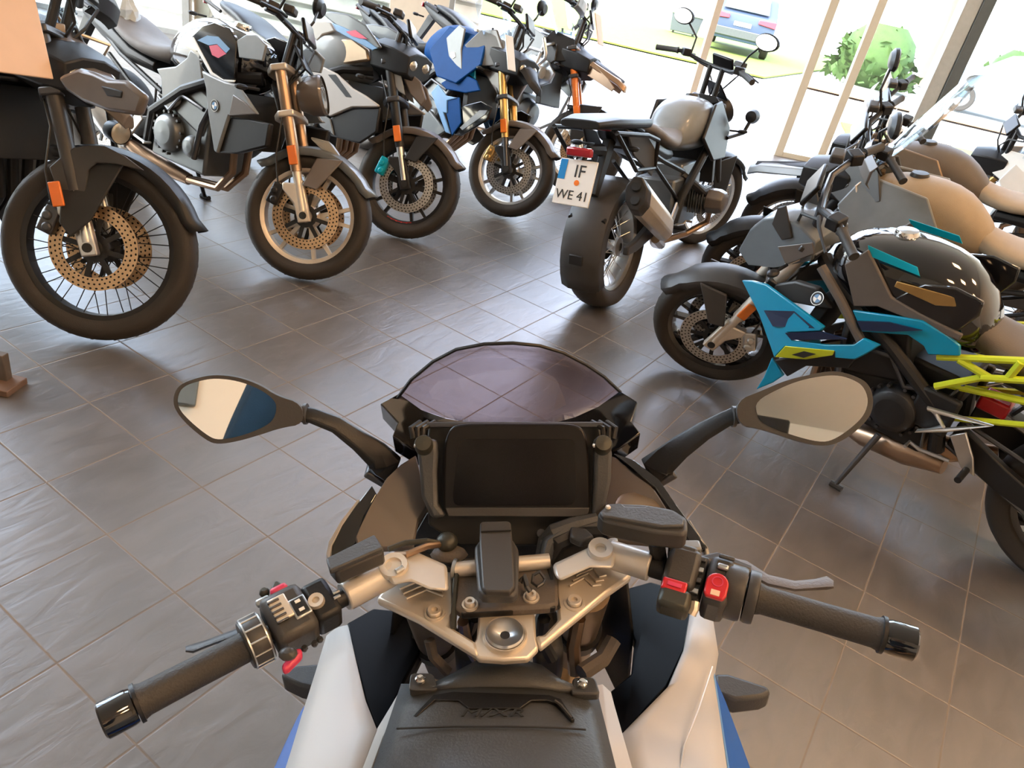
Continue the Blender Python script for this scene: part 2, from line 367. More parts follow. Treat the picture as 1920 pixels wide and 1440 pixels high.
tag(quadz([(5.0, 19.5), (12.0, 18.8), (12.2, 19.8), (5.6, 20.6)], 0.045).build('gravel_strip', 'gravel'), 'reddish gravel strip right of the parked car', 'gravel', kind='stuff')
tag(quadz([(4.2, 12.2), (13, 12.0), (14, 14.5), (4.6, 14.2)], 0.03).build('lawn', 'grass'), 'sunlit lawn seen through the right glass panels', 'grass', kind='stuff')
def car(loc, rz, paint, label, s=1.0):
    r = empty('car', loc); r.rotation_euler = (0, 0, rz); tag(r, label, 'car')
    prof = [(-2.25, .35), (-2.3, .75), (-2.2, 1.05), (-2.05, 1.15), (-1.75, 1.55), (-1.5, 1.66), (0.2, 1.68), (0.55, 1.60), (1.15, 1.12), (2.1, 0.98), (2.3, .75), (2.3, .35)]
    rings = []
    for y in (-.93, -.90, -.78, .78, .90, .93):
        k = 1 - max(0, abs(y) - .6) * .35; sh = 0 if abs(y) < .93 else 1
        rings.append([Vector((x * (1 - .01 * sh), y * (1 - max(0, z - 1.0) * .22), z if z < 1.0 else 1.0 + (z - 1) * k)) for x, z in prof])
    MB().loft(rings).build('body', paint, r, bevel=0.03)
    MB().prism([(-2.13, -.66, 1.14), (-2.13, .66, 1.14), (-1.80, .58, 1.52), (-1.80, -.58, 1.52)], (-.03, 0, .01)).build('rear_window', 'car_glass', r, bevel=0.01)
    for s_ in (-1, 1):
        MB().prism([(-1.65, s_ * .84, 1.12), (.85, s_ * .84, 1.12), (.35, s_ * .76, 1.54), (-1.45, s_ * .76, 1.54)], (0, s_ * .025, 0)).build('side_window', 'car_glass', r)
        MB().prism([(-2.27, s_ * .92, .86), (-2.27, s_ * .42, .90), (-2.24, s_ * .42, 1.0), (-2.22, s_ * .92, 1.02)], (-.05, 0, 0)).build('tail_light', 'red', r, bevel=0.01)
        for x in (-1.42, 1.42):
            wo = MB().lathe([(.20, -.1), (.30, -.11), (.34, -.08), (.34, .08), (.30, .11), (.20, .1)], (x, s_ * .84, .34), (0, 1, 0), 28).build('wheel', 'rubber', r)
            MB().lathe([(.0, -.02), (.06, .0), (.21, .02), (.22, .05)], (x, s_ * .90, .34), (0, s_, 0), 20).build('hub', 'silver', wo)
    MB().box((-2.29, 0, .55), (.06, 1.7, .22)).build('bumper', 'frame_dark', r, bevel=0.02)
    MB().box((-2.30, 0, .80), (.03, .5, .11)).build('license_plate', 'plate', r)
    return r
def gp(x, y, z=0.0):
    d = RT * (x - 960) - UP * (y - 720) + FW * FPX; return Vector((0, 0, CAM_H)) + d * ((z - CAM_H) / d.z)
c1 = gp(1392, 108); car((c1.x + 0.1, c1.y + 2.2, 0.032), R(80), 'car_blue', 'blue grey car with red tail lights parked on the grass verge outside')
car((16.5, 27.5, 0), R(150), 'car_silver', 'pale silver car seen through the right hand glass panel')
car((11.8, 23.0, 0), R(160), 'car_silver', 'pale car parked outside between the glass door and the dark column')
tp_ = gp(1278, 66); tr = empty('dumpster', (tp_.x, tp_.y, 0.031)); tr.scale = (.56, .56, .56); tag(tr, 'grey green container standing on the grass behind the dark touring motorcycle', 'container')
MB().prism([(-.8, -.45, .12), (.8, -.45, .12), (.95, -.5, 1.05), (-.95, -.5, 1.05)], (0, 1.0, 0)).build('tub', 'grey_paint', tr, bevel=0.03)
MB().box((0, 0, 1.1), (1.95, 1.1, .1)).build('lid', 'card', tr, bevel=0.03)
for sx in (-.6, .6): MB().cyl((sx, -.4, .07), (sx, -.34, .07), .07).build('wheel', 'rubber', tr)
def bush(loc, r0, label, seed):
    rnd = random.Random(seed); b = MB()
    for k in range(420):
        t, ph = rnd.uniform(0, 2 * math.pi), math.acos(rnd.uniform(-.2, 1)); q = r0 * rnd.uniform(.75, 1.05)
        p = Vector((math.sin(ph) * math.cos(t) * q, math.sin(ph) * math.sin(t) * q, abs(math.cos(ph)) * q * 1.1 + .1))
        a = Vector((rnd.gauss(0, 1), rnd.gauss(0, 1), rnd.gauss(0, 1))).normalized() * r0 * .13; c = a.cross(Vector((0.3, .5, 1))).normalized() * r0 * .08
        b.add([p - a, p + c, p + a, p - c], [(0, 1, 2, 3)])
    b.ball((0, 0, r0 * .6), (r0 * .8, r0 * .8, r0 * .75))
    o = b.build('bush', 'leaf'); o.location = loc; tag(o, label, 'bush')
bush((8.2, 24.5, 0), 1.3, 'round green bush outside behind the glass door', 1)
bush((15.5, 31.0, 0), 1.4, 'larger green bush outside beside the dark column', 2)
tk = empty('tree', (12.0, 30.0, 0)); tag(tk, 'tree with brown trunk outside between the two bushes', 'tree')
MB().tube([(0, 0, 0), (.1, 0, 2), (-.1, 0, 4), (0, 0, 6)], [.35, .28, .25, .18], 12).build('trunk', 'brown_wood', tk)
b = MB(); rnd = random.Random(5)
for k in range(700):
    p = Vector((rnd.gauss(0, .8), rnd.gauss(0, .8), 5.8 + rnd.gauss(0, .9))); a = Vector((rnd.gauss(0, 1), rnd.gauss(0, 1), rnd.gauss(0, 1))).normalized() * .25; c = a.cross(Vector((.3, .5, 1))).normalized() * .15
    b.add([p - a, p + c, p + a, p - c], [(0, 1, 2, 3)])
b.build('crown', 'leaf', tk)

# ceiling lamps (real panels; they light the room from behind the camera)
lp = mat('lamp_panel', (0.9, 0.85, 0.75), 0.5, emit=(1.0, 0.60, 0.30), estr=40.0)
for i, (x, y) in enumerate([(3.4, 0.5), (1.4, -1.2), (3.2, -2.6), (5.6, 2.6), (5.6, -0.8), (3.4, 3.4)]):
    r = empty('ceiling_lamp', (x, y, HT)); tag(r, 'square warm ceiling lamp panel flush with the ceiling', 'lamp', 'ceiling lamp panels')
    MB().box((0, 0, -.015), (.66, .66, .03)).build('frame', 'frame_alu', r)
    MB().box((0, 0, -.035), (.6, .6, .012)).build('diffuser', lp, r)
# things the mirrors see behind the rider
def furn():
    p = tag(MB().box((-.05, -4.06, 2.55), (.34, .05, .50)).build('picture', 'frame_dark', bevel=0.01), 'dark framed picture on the cream wall behind the rider', 'picture')
    tag(MB().box((.0, -3.95, 5.25), (.34, .28, .26)).build('wall_speaker', 'matt_black', bevel=0.02), 'small dark box mounted high on the back wall, seen in the right mirror', 'speaker')
    r = empty('cabinet', (-3.2, -3.75, 0)); tag(r, 'low brown cabinet against the cream back wall', 'cabinet')
    MB().box((0, 0, .45), (1.6, .5, .9)).build('body', 'brown_wood', r, bevel=0.01)
    for s_ in (-.4, .4): MB().box((s_, .26, .45), (.74, .02, .8)).build('door', 'seat_brown', r, bevel=0.004)
furn()
# ------------------------------------------------------------------ motorcycles of the showroom
def roundel(center, normal, up, r, parent):
    n_ = Vector(normal).normalized(); u = Vector(up); u = (u - n_ * u.dot(n_)).normalized(); w_ = u.cross(n_); c = Vector(center)
    def disc(r0, r1, a0, a1, h, n=24):
        b = MB(); pts = []
        for k in range(n + 1):
            t = a0 + (a1 - a0) * k / n; e = u * math.cos(t) + w_ * math.sin(t); pts.append((c + e * r0 + n_ * h, c + e * r1 + n_ * h))
        for k in range(n): b.add([pts[k][0], pts[k][1], pts[k + 1][1], pts[k + 1][0]], [(0, 1, 2, 3)])
        return b
    o = MB().lathe([(0, 0), (r, 0), (r, .003), (0, .003)], c, n_, 28).build('emblem', 'ink', parent)
    disc(r * .92, r, 0, 2 * math.pi, .0036).build('ring', 'silver', o)
    for k in range(4): disc(0, r * .62, k * math.pi / 2, (k + 1) * math.pi / 2, .0038, 8).build('quadrant', 'light_blue' if k % 2 else 'card', o)
    return o
def wheel(root, X, c, r, hw, rb, style, rim_m, disc_m, disc_y, tyre_m='rubber', disc_r=.16, tape=None, n_sp=5):
    cy = (0, 1, 0); b = MB()
    rimw = hw * .72
    b.lathe([(rb - .018, -rimw * .75), (rb + .006, -rimw), (rb + .014, -rimw), (rb + .014, -rimw * .82), (rb - .006, -rimw * .6), (rb - .012, 0), (rb - .006, rimw * .6), (rb + .014, rimw * .82), (rb + .014, rimw), (rb + .006, rimw), (rb - .018, rimw * .75), (rb - .022, 0)], c, cy, 44, closed=True)
    C = Vector(c)
    if style == 'wire':
        b.lathe([(.022, -.07), (.05, -.062), (.05, -.045), (.03, -.04), (.03, .04), (.05, .045), (.05, .062), (.022, .07)], c, cy, 20)
        for k in range(36):
            s_ = 1 if k % 2 else -1; t = 2 * math.pi * k / 36; t2 = t + (0.55 if (k // 2) % 2 else -0.55)
            b.tube([C + Vector((.048 * math.cos(t2), s_ * .052, .048 * math.sin(t2))), C + Vector(((rb - .01) * math.cos(t), -s_ * rimw * .55, (rb - .01) * math.sin(t)))], .0021, 5)
    else:
        b.lathe([(.018, -.05), (.045, -.045), (.055, -.02), (.055, .02), (.045, .05), (.018, .05)], c, cy, 20)
        for k in range(n_sp):
            t = 2 * math.pi * k / n_sp + .3
            for dt in ((-.13, .13) if style == 'y' else (-.22, .22)):
                t0 = t + dt * .55; t1 = t + dt * (1.6 if style == 'y' else 1.0)
                p0 = C + Vector((math.cos(t0) * .05, 0, math.sin(t0) * .05)); p1 = C + Vector((math.cos(t1) * (rb - .012), 0, math.sin(t1) * (rb - .012)))
                d = (p1 - p0).normalized(); sd = Vector((0, 1, 0)).cross(d).normalized()
                b.add([p0 + sd * .011 + Vector((0, .016, 0)), p0 - sd * .011 + Vector((0, .016, 0)), p0 - sd * .011 - Vector((0, .016, 0)), p0 + sd * .011 - Vector((0, .016, 0)),
                       p1 + sd * .008 + Vector((0, rimw * .35, 0)), p1 - sd * .008 + Vector((0, rimw * .35, 0)), p1 - sd * .008 - Vector((0, rimw * .35, 0)), p1 + sd * .008 - Vector((0, rimw * .35, 0))],
                      [(0, 1, 2, 3), (4, 5, 6, 7), (0, 1, 5, 4), (1, 2, 6, 5), (2, 3, 7, 6), (3, 0, 4, 7)])
    wo = b.build('wheel', rim_m, root, X)
    pr = [(rb, -hw * .70), (rb + .012, -hw * .82), (r - .045, -hw), (r - .025, -hw * .93), (r - .009, -hw * .62), (r - .001, -hw * .25), (r, 0), (r - .001, hw * .25), (r - .009, hw * .62), (r - .025, hw * .93), (r - .045, hw), (rb + .012, hw * .82), (rb, hw * .70), (rb + .008, 0)]
    tb = MB().lathe(pr, c, cy, 64, closed=True)
    tb.build('tyre', tyre_m, wo, X, ang=60)
    gr = MB()                                  # tread sipes, slightly proud lugs between grooves
    for k in range(26):
        t = 2 * math.pi * k / 26
        for s_ in (-1, 1):
            t0, t1 = t + (.1 if s_ > 0 else 0), t + (.22 if s_ > 0 else .12)
            pts = []
            for tt, yy in ((t0, .18), (t0 + .03, .18), (t1 + .05, .78), (t1, .78)):
                rr_ = r + .0012 - (.0 if yy < .5 else .017); pts.append(C + Vector((math.cos(tt) * rr_, s_ * hw * yy, math.sin(tt) * rr_)))
            gr.add(pts, [(0, 1, 2, 3)])
    gr.build('tread_groove', 'ink', wo, X)
    for dy in disc_y:
        MB().lathe([(disc_r, dy - .0025), (disc_r, dy + .0025), (disc_r * .70, dy + .0025), (disc_r * .70, dy - .0025)], c, cy, 48, closed=True).build('brake_disc', disc_m, wo, X)
        cb = MB()
        for k in range(8):
            t = 2 * math.pi * k / 8; cb.box(C + Vector((math.cos(t) * disc_r * .52, dy * .97, math.sin(t) * disc_r * .52)), (disc_r * .44, .007, .018), Matrix.Rotation(-t, 3, 'Y'))
        cb.lathe([(disc_r * .34, dy * .93), (disc_r * .34, dy), (disc_r * .2, dy), (disc_r * .2, dy * .93)], c, cy, 20, closed=True)
        cb.build('disc_carrier', 'matt_black', wo, X)
    if tape:
        for s_ in (-1, 1):
            tp = MB()
            for k in range(9):
                a0, a1 = tape[0] + (tape[1] - tape[0]) * k / 9, tape[0] + (tape[1] - tape[0]) * (k + 1) / 9
                q = [C + Vector((math.cos(a) * rr_, s_ * (rimw + .0015) if rr_ > rb else s_ * rimw * .8, math.sin(a) * rr_)) for a, rr_ in ((a0, rb - .014), (a0, rb + .013), (a1, rb + .013), (a1, rb - .014))]
                tp.add(q, [(0, 1, 2, 3)])
            tp.build('rim_tape', 'red', wo, X)
    return wo
def sym(pts): return [[Vector((p[0], s_ * p[1], p[2])) for p in pts] for s_ in (1, -1)]
def panel(root, pts, m_, name='side_panel', th=.008, X=None, sides=(1, -1), bevel=.003):
    """outline (x, y, z) of a body panel, built on the named sides"""
    for s_ in sides:
        P = [Vector((p[0], s_ * p[1], p[2])) for p in pts]
        n_ = Vector((0, 0, 0))
        for i in range(len(P)): n_ += (P[i]).cross(P[(i + 1) % len(P)])
        n_ = n_.normalized(); n_ = n_ if n_.y * s_ < 0 else -n_
        yield MB().prism(P, n_ * th).build(name, m_, root, X, bevel=bevel)
def PN(*a, **k): return list(panel(*a, **k))

def UP_(root, px, py, y, X=None):
    """point of a motorcycle, in its own frame, seen at photo pixel (px, py) on the upright plane y = const of that machine"""
    inv = (root.matrix_world @ (X if X is not None else Matrix.Identity(4))).inverted()
    e = inv @ Vector((0, 0, CAM_H)); d = inv.to_3x3() @ (RT * (px - 960) - UP * (py - 720) + FW * FPX)
    return e + d * ((y - e.y) / d.y)
def UPN(root, ox, oy, sc, pts, y, m_, name='side_panel', th=.014, X=None, both=True, bevel=.004):
    s_ = 1 if y > 0 else -1
    q = [UP_(root, ox + p[0] * sc, oy + p[1] * sc, p[2] if len(p) > 2 else y, X) for p in pts]
    q = [(v.x, v.y * s_, v.z) for v in q]
    return PN(root, q, m_, name, th, X, sides=(s_, -s_) if both else (s_,), bevel=bevel)

def motorcycle(name, label, cat_='motorcycle', pos=(0, 0), heading=0, steer=30, lean=10, **c):
    """pos = ground point under the front wheel; x runs forward from the rear axle"""
    g = dict(wb=1.50, rf=.30, rr=.315, hwf=.058, hwr=.088, rbf=.222, rbr=.222, rim='y', rim_m='dark_metal', disc='disc', style='naked', tank='gloss_black', seat='matt_black',
             fender='matt_black', outer='dark_metal', inner='silver', caliper='matt_black', engine='engine_grey', tail='matt_black', body='matt_black', bars=1.07, bar_m='matt_black', seat_z=.82,
             front_low=True, beak=None, screen=None, guards=False, boxer=False, exhaust='silver', reflector=True, stand=True, mirrors=True, headlight='round', header='header', plate=None, raise_=0.0, rear=True)
    g.update(c); G = type('G', (), g); wb = G.wb
    root = empty(name); tag(root, label, cat_)
    h = Vector((math.cos(R(heading)), math.sin(R(heading)), 0))
    root.location = Vector((pos[0], pos[1], 0)) - h * wb
    root.rotation_mode = 'XYZ'; root.matrix_world = Matrix.Translation(root.location) @ Matrix.Rotation(R(heading), 4, 'Z') @ Matrix.Rotation(-R(lean), 4, 'X')
    A = Vector((wb, 0, G.rf)); rake = R(25.5); D = Vector((-math.sin(rake), 0, math.cos(rake)))
    X = Matrix.Translation(A) @ Matrix.Rotation(R(steer), 4, D) @ Matrix.Translation(-A)
    N = Vector((math.cos(rake), 0, math.sin(rake)))     # forward, square to the fork
    def FK(t, y=0, off=0): return A + D * t + Vector((0, y, 0)) + N * off
    adv = G.style == 'adv'; Lf = .74 if adv else .66; dz = G.raise_
    # front wheel, fork
    dyy = (.068, -.068)
    wheel(root, X, tuple(A), G.rf, G.hwf, G.rbf, G.rim, G.rim_m, G.disc, dyy, disc_r=.155, tape=getattr(G, 'tape', None))
    fy_ = .105
    for s_ in (-1, 1):
        f = MB().tube([FK(.20, s_ * fy_), FK(.24, s_ * fy_), FK(.26, s_ * fy_), FK(Lf, s_ * fy_)], [.026, .026, .027, .027], 16).build('fork_leg', G.outer, root, X)
        MB().cyl(FK(.02, s_ * fy_), FK(.26, s_ * fy_), .0205).build('stanchion', G.inner, f, X)
        MB().prism([FK(-.03, s_ * fy_ - .016, -.028), FK(.06, s_ * fy_ - .016, -.034), FK(.13, s_ * fy_ - .016, -.075), FK(.16, s_ * fy_ - .016, -.07), FK(.15, s_ * fy_ - .016, -.02), FK(.16, s_ * fy_ - .016, .024), FK(-.03, s_ * fy_ - .016, .03)], (0, .032, 0)).build('axle_clamp', getattr(G, 'clamp', G.inner), f, X, bevel=.006)
        MB().cyl(FK(0, s_ * fy_ - .02), FK(0, s_ * fy_ + .02), .017).build('axle_nut', 'ink', f, X)
        MB().box(FK(.115, s_ * .082, -.115), (.055, .05, .10), Matrix.Rotation(-rake + R(35), 3, 'Y')).cyl(FK(.13, s_ * .05, -.115), FK(.13, s_ * .115, -.115), .018).cyl(FK(.09, s_ * .05, -.125), FK(.09, s_ * .115, -.125), .018).build('brake_caliper', G.caliper, root, X, bevel=.008)
        MB().tube([FK(.14, s_ * .09, -.10), FK(.28, s_ * .13, -.075), FK(.42, s_ * .12, -.03), FK(.6, s_ * .06, -.06)], .0042, 6).build('brake_hose', 'ink', f, X)
        if G.reflector:
            rfl = getattr(G, 'refl', (.27, 0)); MB().box(FK(rfl[0], s_ * (fy_ + .033 + (.02 if adv else 0)), rfl[1]), (.04, .012, .085), Matrix.Rotation(-rake, 3, 'Y')).build('reflector', 'orange', root, X, bevel=.004)
    for t, nm in ((Lf - .22, 'lower_clamp'), (Lf - .02, 'upper_clamp')):
        MB().prism([FK(t, -.14, -.035), FK(t, -.14, .035), FK(t, -.05, .045), FK(t, .05, .045), FK(t, .14, .035), FK(t, .14, -.035), FK(t, .05, -.075), FK(t, -.05, -.075)], D * .028).build(nm, getattr(G, 'triple', 'dark_metal'), root, X, bevel=.006)
    # front fender
    fm = MB(); rows = []
    a0, a1 = (35, 150) if not adv else (28, 128); 
    for k in range(15):
        a = R(lerp(a0, a1, k / 14)); rr_ = G.rf + .022 + (.02 if k in (0, 14) else 0); wid = G.hwf * (1.28 if 2 < k < 12 else 1.0)
        rows.append([A + Vector((math.cos(a) * (rr_ - dd), yy * wid, math.sin(a) * (rr_ - dd))) for yy, dd in ((-1.1, .045), (-.95, .012), (-.5, 0), (0, -.006), (.5, 0), (.95, .012), (1.1, .045))])
    fm.grid(rows); fo = fm.build('front_fender', G.fender, root, X, ang=50, solid=.005)
    for s_ in (-1, 1):
        MB().prism([A + Vector((-.02, s_ * .082, .27)), A + Vector((.10, s_ * .082, .30)), A + Vector((.03, s_ * .125, .13)), A + Vector((-.04, s_ * .125, .13))] if not adv else
                   [A + Vector((-.16, s_ * .088, .30)), A + Vector((.05, s_ * .088, .35)), A + Vector((.00, s_ * .135, .10)), A + Vector((-.05, s_ * .14, .02)), A + Vector((-.10, s_ * .135, .06))], (0, s_ * .012, 0)).build('fork_guard', getattr(G, 'guard_m', G.fender), fo, X, bevel=.006)
    hd = FK(Lf)                                   # top of the fork
    # handlebar
    bz = G.bars; bx = hd.x - .01
    half = .40 if adv else .37
    hb = MB().tube([(bx - .13, -half, bz + .01), (bx - .06, -.24, bz + .03), (bx + .01, -.12, bz), (bx + .015, 0, bz - .005), (bx + .01, .12, bz), (bx - .06, .24, bz + .03), (bx - .13, half, bz + .01)], .0125, 10)
    for s_ in (-1, 1): hb.tube([(hd.x, s_ * .05, hd.z), (bx + .012, s_ * .05, bz)], .017, 10)
    ho = hb.build('handlebar', G.bar_m, root, X)
    for s_ in (-1, 1):
        a_, b_ = Vector((bx - .075, s_ * .27, bz + .027)), Vector((bx - .133, s_ * (half + .005), bz + .01))
        MB().tube([a_, a_ + (b_ - a_) * .1, b_ - (b_ - a_) * .08, b_], [.021, .0165, .0165, .018], 12).build('grip', 'grip', ho, X)
        MB().box((bx - .05, s_ * .225, bz + .03), (.05, .06, .045), Matrix.Rotation(s_ * R(-30), 3, 'Z')).build('switch_block', 'matt_black', ho, X, bevel=.006)
        MB().tube([(bx + .01, s_ * .20, bz + .02), (bx + .0, s_ * .26, bz + .02), (bx - .045, s_ * .38, bz + .005)], [.008, .007, .005], 8).build('lever', 'matt_black', ho, X)
        MB().tube([(bx, s_ * .19, bz), (bx + .07, s_ * .12, bz - .03), (bx + .08, s_ * .04, bz - .12), (bx + .02, 0, bz - .25)], .006, 6).build('cable', 'ink', ho, X)
        if s_ < 0: MB().box((bx + .01, s_ * .17, bz + .055), (.05, .07, .035)).build('fluid_reservoir', 'satin_grey', ho, X, bevel=.008)
        if G.mirrors:
            mo = MB().tube([(bx - .03, s_ * .20, bz + .03), (bx - .0, s_ * .22, bz + .12), (bx - .02, s_ * .30, bz + .19)], .0065, 8).build('mirror', 'matt_black', root, X)
            MB().loft([[Vector((bx - .03 + q, s_ * (.34) + math.cos(t) * .085 * k, bz + .215 + math.sin(t) * .048 * k)) for t in [2 * math.pi * j / 16 for j in range(16)]] for q, k in ((-.012, .9), (-.008, 1), (.008, .95), (.024, .6))]).build('mirror_shell', 'matt_black', mo, X)
            MB().loft([[Vector((bx - .043 + q, s_ * (.34) + math.cos(t) * .077, bz + .215 + math.sin(t) * .041)) for t in [2 * math.pi * j / 16 for j in range(16)]] for q in (0, -.0012)]).build('mirror_glass', 'mirror', mo, X)
        if G.guards:
            MB().loft([[Vector((bx + .045 - .5 * abs(yy - .27) ** 1.5 - dx, s_ * yy, bz + .01 + zz)) for zz, dx in ((-.055, .03), (-.03, 0), (.03, 0), (.06, .025), (.03, .012), (-.03, .012))] for yy in (.17, .22, .28, .34, .40, .43)]).build('hand_guard', getattr(G, 'guard_c', 'matt_black'), ho, X, bevel=.003)
    MB().box((bx + .06, 0, bz + .02), (.02, .17, .10), Matrix.Rotation(R(-28), 3, 'Y')).build('display', 'screen', root, X, bevel=.008)
    # headlight
    if G.headlight == 'round':
        hl = MB().lathe([(.0, -.09), (.06, -.085), (.088, -.03), (.093, .02), (.085, .03)], FK(Lf - .12, 0, .13), N, 28).build('headlight', getattr(G, 'lamp_m', 'matt_black'), root, X)
        MB().lathe([(.0, .022), (.04, .028), (.085, .022)], FK(Lf - .12, 0, .13), N, 28).build('lens', 'lens', hl, X)
        MB().prism([FK(Lf - .02, -.085, .10), FK(Lf - .02, .085, .10), FK(Lf + .10, .06, .06), FK(Lf + .10, -.06, .06)], N * .012).build('flyscreen', getattr(G, 'fly_m', 'matt_black'), root, X, bevel=.006)
    elif G.headlight == 'twin':
        hl = MB().loft([[Vector((wb - .34 + q, y, z)) for y, z in ((-.13 * k, .90 + .08 * k), (-.05 * k, .90 + .11 * k), (.05 * k, .90 + .11 * k), (.13 * k, .90 + .08 * k), (.12 * k, .90 - .03 * k), (0, .90 - .09 * k), (-.12 * k, .90 - .03 * k))] for q, k in ((0, 1.1), (.14, 1.05), (.24, .8))]).build('headlight', 'matt_black', root, X=None, bevel=.006)
        for s_ in (-1, 1): MB().ball((wb - .11, s_ * .055, .925), (.02, .042, .03), 12).build('lens', 'lens', hl)
    # tank
    tz = getattr(G, 'tank_z', 1.01) + dz; sz = G.seat_z + dz
    secs = [(.50, .09, sz + .02, sz - .10), (.56, .12, tz - .09, sz - .10), (.66, .155, tz - .01, sz - .12), (.80, .175, tz + .01, .70 + dz), (.92, .175, tz - .005, .70 + dz), (1.02, .15, tz - .03, .74 + dz), (1.10, .10, tz - .08, .80 + dz)]
    sx = wb - 1.50
    to = MB().loft([ring(x + sx, hw, zt, zb, 24, 2.4) for x, hw, zt, zb in secs]).build('fuel_tank', G.tank, root, ang=60, sub=1)
    MB().lathe([(0, .012), (.036, .011), (.042, 0), (.042, -.02)], (.90 + sx, 0, tz - .002), (.1, 0, 1), 24).build('filler_cap', 'chrome' if not adv else 'satin_grey', to)
    # seat
    ss = [(-.20, .07, sz + .13, sz + .085), (-.10, .10, sz + .12, sz + .06), (.06, .13, sz + .10, sz + .03), (.16, .145, sz + .055, sz - .02), (.28, .155, sz + .01, sz - .06), (.42, .14, sz + .0, sz - .08), (.54, .10, sz + .03, sz - .07), (.60, .08, sz + .05, sz - .04)]
    so_ = MB().loft([ring(x + sx, hw, zt, zb, 20, 2.8) for x, hw, zt, zb in ss]).build('seat', G.seat, root, ang=60, sub=1)
    # tail
    MB().loft([ring(x + sx, hw, zt, zb, 12, 3) for x, hw, zt, zb in ((-.34, .035, sz + .12, sz + .075), (-.20, .085, sz + .10, sz + .0), (.0, .115, sz + .05, sz - .07), (.25, .13, sz - .04, sz - .13), (.42, .10, sz - .07, sz - .14))]).build('tail', G.tail, root, bevel=.004)
    MB().box((-.345 + sx, 0, sz + .09), (.02, .10, .035)).build('tail_light', 'tail_red', root, bevel=.006)
    for s_ in (-1, 1):
        MB().tube([(-.1 + sx, s_ * .11, sz + .06), (-.25 + sx, s_ * .12, sz + .10), (-.30 + sx, s_ * .05, sz + .11)], .011, 8).build('grab_rail', getattr(G, 'rail_m', 'matt_black'), root)
        for x_, z_, y_ in ((-.30, sz - .0, .12), (wb - .28, .80 + dz, .22)):
            MB().tube([(x_ + sx * (x_ < 0), s_ * (y_ - .07), z_), (x_ + sx * (x_ < 0), s_ * y_, z_)], .007, 6).ball((x_ + sx * (x_ < 0), s_ * (y_ + .03), z_), (.02, .035, .014), 10).build('turn_signal', 'matt_black', root)
    po = MB().prism([(-.28 + sx, -.02, sz + .03), (-.20 + sx, -.02, sz + .02), (-.36 + sx, -.02, sz - .24), (-.40 + sx, -.02, sz - .22)], (0, .04, 0)).build('plate_holder', 'matt_black', root, bevel=.004)
    # rear wheel, swingarm
    if G.rear:
        wheel(root, None, (0, 0, G.rr), G.rr, G.hwr, G.rbr, G.rim if G.rim != 'wire' else 'wire', G.rim_m, 'disc', (-.07,) if not G.boxer else (.07,), disc_r=.125)
        for s_ in (-1, 1):
            if G.boxer and s_ > 0: continue
            MB().loft([[Vector((x, s_ * y + dy, z + dz2)) for dy, dz2 in ((-.016, -h_), (.016, -h_), (.016, h_), (-.016, h_))] for x, y, z, h_ in ((-.06, .125, G.rr, .022), (.05, .125, G.rr + .005, .03), (.28, .125, G.rr + .06, .05), (.48, .10, .44, .05))]).build('swingarm', getattr(G, 'swing_m', 'satin_grey'), root, bevel=.006)
        if not G.boxer:
            MB().tube([(0, .095, G.rr + .10), (.5, .095, .50), (.56, .095, .44), (.5, .095, .38), (0, .095, G.rr - .10), (-.10, .095, G.rr)], .008, 6, closed=True).build('chain', 'dark_metal', root)
    # engine
    ez = .50 + dz * .5
    if not G.boxer:
        e = MB().box((.72 + sx, 0, ez - .06), (.40, .28, .26)).box((.80 + sx, 0, ez + .12), (.24, .30, .20), Matrix.Rotation(R(18), 3, 'Y')).box((.60 + sx, 0, ez + .08), (.22, .22, .14))
        for s_ in (-1, 1):
            e.lathe([(0, .05), (.07, .045), (.092, .02), (.095, -.02)], (.66 + sx, s_ * .15, ez - .05), (0, s_, 0), 24); e.lathe([(0, .035), (.045, .03), (.055, 0)], (.83 + sx, s_ * .15, ez - .07), (0, s_, 0), 20)
        eo = e.build('engine', G.engine, root, bevel=.014)
        bt = MB()
        for k in range(26):
            s_ = -1 if k % 2 else 1; t = k * .83; bt.cyl((.66 + sx + math.cos(t) * .10, s_ * .15, ez - .05 + math.sin(t) * .10), (.66 + sx + math.cos(t) * .10, s_ * .172, ez - .05 + math.sin(t) * .10), .007, n=6)
        for s_ in (-1, 1):
            bt.tube([(.56 + sx, s_ * .155, ez + .1), (.66 + sx, s_ * .165, ez + .06), (.74 + sx, s_ * .165, ez + .15), (.88 + sx, s_ * .15, ez + .12)], .011, 8)
            bt.tube([(.95 + sx, s_ * .12, ez + .25), (.9 + sx, s_ * .17, ez + .05), (.86 + sx, s_ * .16, ez - .12)], .014, 8)
            bt.tube([(.5 + sx, s_ * .13, ez + .15), (.55 + sx, s_ * .165, ez), (.52 + sx, s_ * .16, ez - .15)], .006, 6)
        bt.build('hose', 'dark_metal', eo)
        hp = MB()
        for y_ in ((-.09, -.03, .03, .09) if getattr(G, 'four', True) else (-.05, .05)):
            hp.tube([(.90 + sx, y_, ez + .10), (1.0 + sx, y_ * .95, ez + .02), (1.0 + sx, y_ * .8, ez - .14), (.90 + sx, y_ * .6, ez - .25), (.70 + sx, y_ * .4 - .03, ez - .27)], .019, 10)
        xo = hp.build('exhaust', G.header, root)
        MB().tube([(.70 + sx, -.04, ez - .27), (.45 + sx, -.08, ez - .25), (.32 + sx, -.12, ez - .20)], [.03, .05, .028], 12).build('collector', G.header, xo)
        MB().tube([(.32 + sx, -.13, ez - .20), (.24 + sx, -.155, ez - .16), (.0 + sx, -.175, ez - .02), (-.10 + sx, -.175, ez + .05)], [.03, .058, .06, .045], 14).build('silencer', G.exhaust, xo)
    else:
